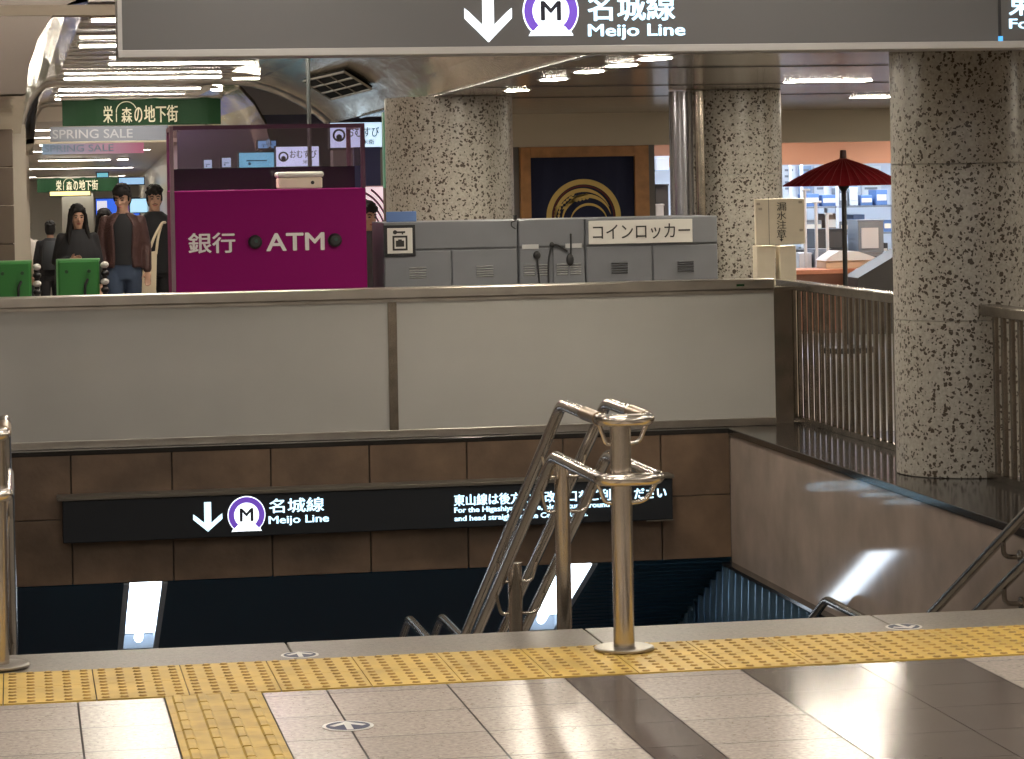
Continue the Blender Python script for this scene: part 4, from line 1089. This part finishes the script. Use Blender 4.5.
screen('advert_screen', 'glowing deep blue advert screen at the far end of the corridor behind the heads', 96, 199, 140, 240, 57.0, (.03, .13, .75), .9, bits=((.02, .05, .25, .4, (.75, .75, .85)), (.55, .1, .8, .6, (.12, .05, .25)), (.3, .55, .75, .95, (.15, .45, .9))))
screen('advert_screen', 'pale blue lit panel between the two men at the corridor end', 130, 199, 150, 212, 56.0, (.45, .75, .95), .9)
screen('lit_sign_box', 'pale blue lit panel right of the second man near the booth edge', 160, 199, 170, 214, 56.0, (.35, .65, .9), .9)
screen('lit_sign_box', 'small tilted pale blue lit sign beside the far green banner', 119, 178, 144, 184, 53.0, (.35, .6, .9), .8)
screen('lit_sign_box', 'tiny turquoise lit sign over the far green banner', 97, 173, 108, 177, 53.5, (.2, .6, .75), .7)
screen('lit_poster', 'white and green lit poster far down the left side of the corridor', 14, 202, 27, 221, 57.0, (.72, .85, .72), .9, 'poster', bits=((.15, .2, .85, .3, (.2, .45, .2)), (.15, .45, .85, .52, (.2, .45, .2)), (.15, .65, .7, .72, (.2, .45, .2))))
screen('lit_sign_box', 'yellow lit lettering strip beneath the far green banner', 50, 192, 90, 195, 54.3, (.9, .75, .25), .8)
screen('advert_screen', 'tall pale violet lit panel at the extreme left picture edge', -8, 168, 4, 240, 33.5, (.62, .62, .95), .8)

# ------------------------------------------------------------------ people
def loft(mb, rings_, n=18):
    mb.rings([[Vector((cx+rx*math.cos(2*PI*k/n), cy+ry*math.sin(2*PI*k/n), z)) for k in range(n)] for (cx, cy, z, rx, ry) in rings_])
def limb(mb, pts, rad, n=12):
    P = [Vector(p) for p in pts]
    out = []; rr = []
    for i in range(len(P)-1):
        for t_ in (0, .5):
            out.append(P[i].lerp(P[i+1], t_)); rr.append(rad[i]*(1-t_)+rad[i+1]*t_)
    out.append(P[-1]); rr.append(rad[-1])
    mb.tube(out, rr, n); mb.ell(P[0], (rad[0],)*3, 10); mb.ell(P[-1], (rad[-1],)*3, 10)
def person(label, floor, h, turn, arms, hair, jacket, jmat, pmat, skirt=False, look=(0, 0), stride=.16, inner=None, open_front=False, back_item=None, shoe=BLK, group=None, shawl=False):
    e = thing('person', label, 'person', floor, group)
    S = h/1.70
    rot = Matrix.Rotation(turn, 3, 'Z')
    T = lambda v: rot @ (Vector(v)*S) + Vector(floor)
    def fin(mb, name, m, parent=e, vox=None, smooth=True):
        for v in mb.bm.verts: v.co = T(v.co)
        o = mb.build(name, m, parent, smooth=True)
        if vox:
            r = o.modifiers.new('Remesh', 'REMESH'); r.mode = 'VOXEL'; r.voxel_size = vox; r.use_smooth_shade = True
            s_ = o.modifiers.new('Smooth', 'SMOOTH'); s_.iterations = 3; s_.factor = .5
        return o
    hx, hy = look       # head yaw, pitch
    HR = Matrix.Rotation(hx, 3, 'Z') @ Matrix.Rotation(hy, 3, 'X')
    hc = Vector((0, -.015, 1.575))
    Hp = lambda v: HR @ Vector(v) + hc
    # ---- body with head, hands
    b = MB()
    loft(b, [(0, .01, .80, .15, .105), (0, .01, .90, .158, .11), (0, .005, 1.02, .128, .095), (0, 0, 1.15, .138, .10), (0, 0, 1.28, .150, .098), (0, 0, 1.36, .145, .085), (0, 0, 1.41, .085, .062), (0, -.005, 1.455, .057, .056), (0, -.01, 1.53, .052, .054)])
    hr = []
    for (z, rx, ry, oy) in ((-.115, .024, .030, -.048), (-.105, .040, .048, -.034), (-.08, .052, .066, -.018), (-.05, .060, .080, -.008), (-.01, .068, .090, 0), (.03, .073, .096, .004), (.07, .070, .092, .008), (.10, .054, .072, .010), (.118, .030, .042, .010), (.125, .010, .014, .010)):
        hr.append([Hp((rx*math.cos(2*PI*k/20), oy+ry*math.sin(2*PI*k/20), z)) for k in range(20)])
    b.rings(hr)
    # nose, brow, ears, chin
    b.rings([[Hp((.0075*s_*math.cos(2*PI*k/8), -.088+oy+.010*s_*math.sin(2*PI*k/8), z)) for k in range(8)] for (z, s_, oy) in ((.018, .7, .002), (-.005, .95, -.006), (-.022, 1.4, -.013), (-.032, 1.3, -.008))])
    for sx in (-1, 1):
        b.ell(Hp((sx*.072, .012, -.01)), (.010, .020, .032), 10)
        b.ell(Hp((sx*.040, -.066, -.028)), (.020, .016, .018), 8)
    # legs
    for sx, st in ((-1, -stride), (1, stride)):
        limb(b, [(sx*.085, 0, .86), (sx*.09, st*.55-.02, .48), (sx*.09, st+.02*(st > 0), .09)], [.088, .055, .038])
        b.ell((sx*.095, st-.05, .045), (.042, .125, .04), 12)
    # arms and hands
    for (sh, elb, wr, hd) in arms:
        limb(b, [Vector(sh)-Vector((.035*(1 if sh[0] > 0 else -1), 0, .03)), elb, wr], [.034, .034, .026])
        w_ = Vector(wr); d = Vector(hd).normalized()
        side = d.cross(Vector((0, 1, 0)));  side = side.normalized() if side.length > .1 else Vector((1, 0, 0))
        nrm = d.cross(side).normalized()
        palm = w_+d*.05
        mt = Matrix((side, nrm, d)).transposed()
        b.ell(palm, (.036, .017, .052), 12, tilt=mt)
        for q, (off, ln) in enumerate(((-.027, .065), (-.009, .078), (.009, .074), (.026, .058))):
            base = palm+d*.04+side*off
            limb(b, [base, base+d*ln*.5+nrm*.006, base+d*ln*.85+nrm*.022], [.0088, .008, .0068], 8)
        sg = 1 if sh[0] < 0 else -1
        base = palm+side*(.03*sg)-d*.015
        limb(b, [base, base+side*.022*sg+d*.028+nrm*.01, base+side*.022*sg+d*.055+nrm*.022], [.010, .009, .0075], 8)
    body = fin(b, 'body', SKIN, vox=.0075)
    # ---- face details
    for sx in (-1, 1):
        m_ = MB(); m_.ell(Hp((sx*.030, -.084, .006)), (.014, .007, .0065), 10); fin(m_, 'eye', EYEM, body)
        m_ = MB(); m_.tube([Hp((sx*.012, -.091, .025)), Hp((sx*.030, -.090, .031)), Hp((sx*.048, -.076, .026))], .005, 6); fin(m_, 'eyebrow', HAIR, body)
    m_ = MB(); m_.ell(Hp((0, -.082, -.061)), (.024, .010, .0085), 12); fin(m_, 'mouth', LIP, body)
    if hair == 'tousled':
        m_ = MB(); m_.tube([Hp((-.026, -.083, -.050)), Hp((0, -.096, -.044)), Hp((.026, -.083, -.050))], .0035, 8); fin(m_, 'moustache', HAIR, body)
    # ---- hair
    m_ = MB()
    cap = []
    for i in range(9):
        a = PI/2*(i/8)
        zz_ = .018+.134*math.sin(a); rr = math.cos(a)
        cap.append([Hp(((.083*rr+.002)*math.cos(2*PI*k/24), .010+(.104*rr+.002)*math.sin(2*PI*k/24), zz_ + (.050*max(0, -math.sin(2*PI*k/24))*(1-i/8) if True else 0))) for k in range(24)])
    m_.rings(cap)
    # back and sides of the head
    rnd = random.Random(len(label))
    if hair == 'long':
        m_.rings([[Hp((rx*math.cos(2*PI*k/24), .034+ry*math.sin(2*PI*k/24), z)) for k in range(24)] for (z, rx, ry) in ((.09, .082, .075), (.03, .097, .078), (-.06, .104, .074), (-.16, .120, .072), (-.26, .134, .070), (-.35, .120, .055))])
        for sx in (-1, 1):
            limb(m_, [Hp((sx*.045, -.075, .085)), Hp((sx*.078, -.062, .03)), Hp((sx*.088, -.05, -.08)), Hp((sx*.105, -.075, -.20)), Hp((sx*.105, -.10, -.32))], [.020, .020, .024, .026, .012])
    else:
        m_.rings([[Hp((rx*math.cos(2*PI*k/24), .034+ry*math.sin(2*PI*k/24), z)) for k in range(24)] for (z, rx, ry) in ((.08, .080, .078), (.02, .083, .078), (-.03, .080, .074), (-.075, .058, .060))])
        for sx in (-1, 1): m_.ell(Hp((sx*.074, -.022, .012)), (.010, .018, .04), 8)
    big = hair == 'tousled'
    for k in range(60):
        a = rnd.uniform(0, 2*PI); q = rnd.uniform(.05, 1)
        r_ = math.sqrt(q); c_ = Hp((.080*r_*math.cos(a), .010+.100*r_*math.sin(a), .05+.095*math.sqrt(1-q*.96)))
        g_ = rnd.uniform(.014, .022)*(1.25 if big else 1)
        m_.ell(c_, (g_, g_, g_*.8), 8)
    if hair != 'long':
        for k in range(11):
            u = -1+2*k/10
            c0 = Hp((.070*u, -.080+.030*u*u, .088)); c1 = Hp((.070*u+rnd.uniform(-.012, .012), -.092+.030*u*u, .052-rnd.uniform(0, .022)+.01*abs(u)))
            limb(m_, [c0, c1], [.014, .006], 8)
    fin(m_, 'hair', HAIR, body, vox=.006)
    # ---- trousers / skirt
    if skirt:
        m_ = MB(); loft(m_, [(0, .0, .35, .23, .20), (0, 0, .6, .20, .17), (0, 0, .85, .172, .125), (0, 0, 1.0, .14, .105)]); fin(m_, 'skirt', pmat)
    else:
        m_ = MB()
        loft(m_, [(0, .01, .78, .16, .12), (0, .01, .90, .172, .122), (0, .005, 1.0, .150, .112)])
        for sx, st in ((-1, -stride), (1, stride)):
            limb(m_, [(sx*.085, 0, .84), (sx*.092, st*.55-.02, .48), (sx*.092, st+.02*(st > 0), .10)], [.100, .072, .060])
        fin(m_, 'trousers', pmat, vox=.012)
    for sx, st in ((-1, -stride), (1, stride)):
        m_ = MB(); m_.ell((sx*.095, st-.055, .05), (.05, .14, .05), 12); fin(m_, 'shoe', shoe)
    # ---- top
    if inner is not None:
        m_ = MB(); loft(m_, [(0, 0, .93, .166, .118), (0, 0, 1.05, .146, .112), (0, 0, 1.2, .162, .118), (0, 0, 1.3, .178, .118), (0, 0, 1.385, .16, .092), (0, -.004, 1.43, .088, .072)]); fin(m_, 'shirt', inner)
    m_ = MB()
    zlow = jacket
    if open_front:      # left and right halves leave a gap at the chest
        R_ = [(zlow, .19, .14), (1.0, .168, .135), (1.2, .182, .138), (1.32, .197, .13), (1.39, .165, .10), (1.44, .085, .08)]
        for sx in (-1, 1):
            rg = []
            for (z, rx, ry) in R_:
                o_ = []
                gap = 62 if z < 1.35 else 40
                for k in range(13):
                    a = math.radians(-90+gap*.5+ (180-gap*.5)*k/12); o_.append(Vector((sx*rx*math.cos(a), ry*math.sin(a), z)))
                for k in range(12, -1, -1):
                    a = math.radians(-90+gap*.5+ (180-gap*.5)*k/12); o_.append(Vector((sx*(rx-.03)*math.cos(a), (ry-.03)*math.sin(a), z)))
                rg.append(o_)
            m_.rings(rg)
    else:
        loft(m_, [(0, .0, zlow, .195 if not shawl else .26, .15 if not shawl else .18), (0, 0, 1.0, .175 if not shawl else .25, .135 if not shawl else .165), (0, 0, 1.2, .182 if not shawl else .245, .135 if not shawl else .15), (0, 0, 1.32, .197, .125), (0, 0, 1.385, .172, .10), (0, -.002, 1.425, .11, .08), (0, -.004, 1.452, .076, .07)])
    for (sh, elb, wr, hd) in arms:
        w2 = Vector(elb).lerp(Vector(wr), .92)
        limb(m_, [Vector(sh)-Vector((.012*(1 if sh[0] > 0 else -1), 0, .012)), elb, w2], [.055, .053, .044])
    fin(m_, 'jacket' if not shawl else 'cape', jmat, vox=.010)
    if back_item is not None:
        m_ = MB(); loft(m_, [(0, .19, .95, .12, .07), (0, .20, 1.05, .145, .085), (0, .19, 1.3, .13, .08), (0, .17, 1.40, .09, .05)]); fin(m_, 'backpack', back_item)
    return e
def arm_down(s_, fwd=0.): return ((s_*.185, 0, 1.375), (s_*.225, .02-fwd*.3, 1.10), (s_*.23, -.05-fwd, .87), (s_*.02, -.12-fwd, -1))
def arm_bent(s_, zw=1.10): return ((s_*.185, 0, 1.375), (s_*.235, .03, 1.10), (s_*.10, -.20, zw), (-s_*.8, -.5, .25))
BLKC = mat('black_cloth', (.010, .010, .013), .8); DENIM = mat('denim', (.035, .055, .10), .8); QUILT = mat('quilted_brown', (.055, .022, .02), .6, bump=.5, bscale=40)
RUST = mat('rust_cloth', (.09, .022, .025), .8); BEIGEC = mat('beige_cloth', (.34, .28, .21), .8); DKGR = mat('dark_grey_cloth', (.03, .034, .04), .8)
def floor_z(y): return 0 if y < 28 else -(y-28)*1.07/32
def ppl(px, ptop, Y, **k):
    p = at(px, ptop, Y); fz = floor_z(Y); return p.x, (p.x, Y, fz), p.z-fz
Yw = 26.6
for (px, py, Y, kw) in (
    (77, 206, 26.6, dict(label='woman with long black hair and black cape, one hand raised at her waist', turn=.05, arms=[arm_bent(-1, 1.12), arm_down(1)], hair='long', jacket=.86, jmat=BLKC, pmat=BLKC, skirt=True, shawl=True, look=(.12, .06), stride=.12)),
    (122, 186, 27.0, dict(label='man in open quilted brown jacket, black shirt and blue jeans looking down', turn=-.03, arms=[arm_down(-1, .04), arm_down(1)], hair='short', jacket=.90, jmat=QUILT, pmat=DENIM, inner=BLKC, open_front=True, look=(-.35, .22), stride=.14)),
    (154, 187, 27.9, dict(label='man in dark jacket with tousled hair and moustache carrying a tote on his shoulder', turn=.02, arms=[arm_down(-1), arm_down(1)], hair='tousled', jacket=.82, jmat=BLKC, pmat=BLKC, look=(.02, .02), stride=.12)),
    (104, 210, 29.2, dict(label='woman in rust coloured coat half hidden between the woman in black and the man', turn=.0, arms=[arm_down(-1), arm_down(1)], hair='long', jacket=.70, jmat=RUST, pmat=BLKC, look=(.1, .05), stride=.1)),
    (50, 222, 43.0, dict(label='person in dark clothes with a backpack walking away down the corridor', turn=PI, arms=[arm_down(-1), arm_down(1)], hair='short', jacket=.85, jmat=BLKC, pmat=BLKC, back_item=DKGR, stride=.15)),
    (15, 222, 41.5, dict(label='person in beige top with dark shoulder strap at the far left of the corridor', turn=PI*.9, arms=[arm_down(-1), arm_down(1)], hair='short', jacket=.80, jmat=BEIGEC, pmat=DKGR, stride=.12)),
    (25, 222, 44.5, dict(label='person in pale top walking behind the one in beige', turn=PI*1.1, arms=[arm_down(-1), arm_down(1)], hair='short', jacket=.84, jmat=mat('pale_cloth', (.50, .46, .42), .8), pmat=DKGR, stride=.12)),
    (-5, 228, 29.6, dict(label='person in black cut by the left picture edge behind the green board', turn=PI, arms=[arm_down(-1), arm_down(1)], hair='short', jacket=.80, jmat=BLKC, pmat=BLKC, stride=.12)),
    (366, 203, 22.0, dict(label='person in dark grey clothes peeping out at the right edge of the booth', turn=.2, arms=[arm_down(-1), arm_down(1)], hair='short', jacket=.75, jmat=mat('smoke_cloth', (.06, .055, .065), .8), pmat=BLKC, look=(.3, .1), stride=.08)),
):
    x, fl, h = ppl(px, py, Y)
    lab_ = kw.pop('label')
    person(lab_, fl, h, **kw)
# shoulder strap of the person in beige
# tote bag
Y = 27.5
e = thing('tote_bag', 'cream canvas tote bag hanging from the shoulder of the tousled haired man', 'bag', tuple(at(152, 292, Y)))
p0, p1, p2, p3 = at(146, 253, Y), at(157, 251, Y), at(156, 296, Y), at(139, 296, Y)
m_ = MB(); m_.prism([(p0.x, p0.z), (p1.x, p1.z), (p2.x, p2.z), (p3.x, p3.z)], 'y', Y, Y+.09); m_.build('bag', mat('canvas', (.74, .63, .46), .8), e)
CANV = MATS['canvas']
for u, v in ((148, .02), (156, .07)):
    m_ = MB(); m_.tube(bendpath([at(u, 254, Y+v), at(u*.45+160*.55, 236, Y+v), at(162, 222.5, Y+.12), at(165, 222.5, Y+.26)], .06), .013, 8); m_.build('strap', CANV, e)

# ------------------------------------------------------------------ room shell behind the camera
w = MB(); w.box(-6.2, -6, -4, 17.3, 0, 3.0); struct('wall_west', w, FASC)
w = MB(); w.box(13, 13.2, -4, 34, 0, 3.0); struct('wall_east', w, FASC)
w = MB(); w.box(-6.2, 13.2, -4.2, -4, 0, 3.0); struct('wall_back', w, FASC)

# lamps of the near hall (overhead, out of the picture)
HALL = glow('hall_lamp', (1., .935, .85), 38.)
k = 0
for y in (1.0, 4.0, 7.0, 9.3):
    for x in (-1.5, 1.6, 4.7):
        strip_lamp(x-.8, x+.8, y, 2.999, 'strip lamp in the hall ceiling in front of the stairs, row %d' % (k//3+1), 'hall strip lamps', HALL, .2); k += 1
for k, (x, y) in enumerate(((.9, 11.4), (3.0, 11.4), (.1, 14.4), (1.4, 14.4), (.1, 16.6), (1.4, 16.6))):  # unseen lamps added to light the parapet, lockers and booth
    strip_lamp(x-.6, x+.6, y, 2.999, 'added strip lamp over the stairs, %s counted from the left front' % ords[k], 'added stair strip lamps', glow('added_stair_lamp', (1., .935, .85), 13.), .2)
for k, (x, y) in enumerate(((8.2, 13.5), (9.2, 17.), (10.4, 21.), (10.4, 24.5), (11.6, 22.))):  # out-of-sight lamps added to brighten the right half of the hall
    strip_lamp(x-.6, x+.6, y, CZ, 'added strip lamp in the polished ceiling right of the front pillar, %s going inward' % ords[k], 'added polished ceiling strip lamps', DL, .2, .15)
strip_lamp(6.6, 7.8, 11.5, 2.999, 'strip lamp in the hall ceiling right of the front pillar', 'hall strip lamps', HALL, .3)

# faint ambient of the station
wd = bpy.data.worlds.new('world'); SC.world = wd; wd.use_nodes = True
wd.node_tree.nodes['Background'].inputs[0].default_value = (.05, .05, .055, 1)
wd.node_tree.nodes['Background'].inputs[1].default_value = 1.

SC.view_settings.view_transform = 'Standard'; SC.view_settings.look = 'None'
SC.view_settings.gamma = 1; SC.view_settings.use_curve_mapping = False
SC.view_settings.exposure = 0.
SC.cycles.max_bounces = 8; SC.cycles.sample_clamp_indirect = 4
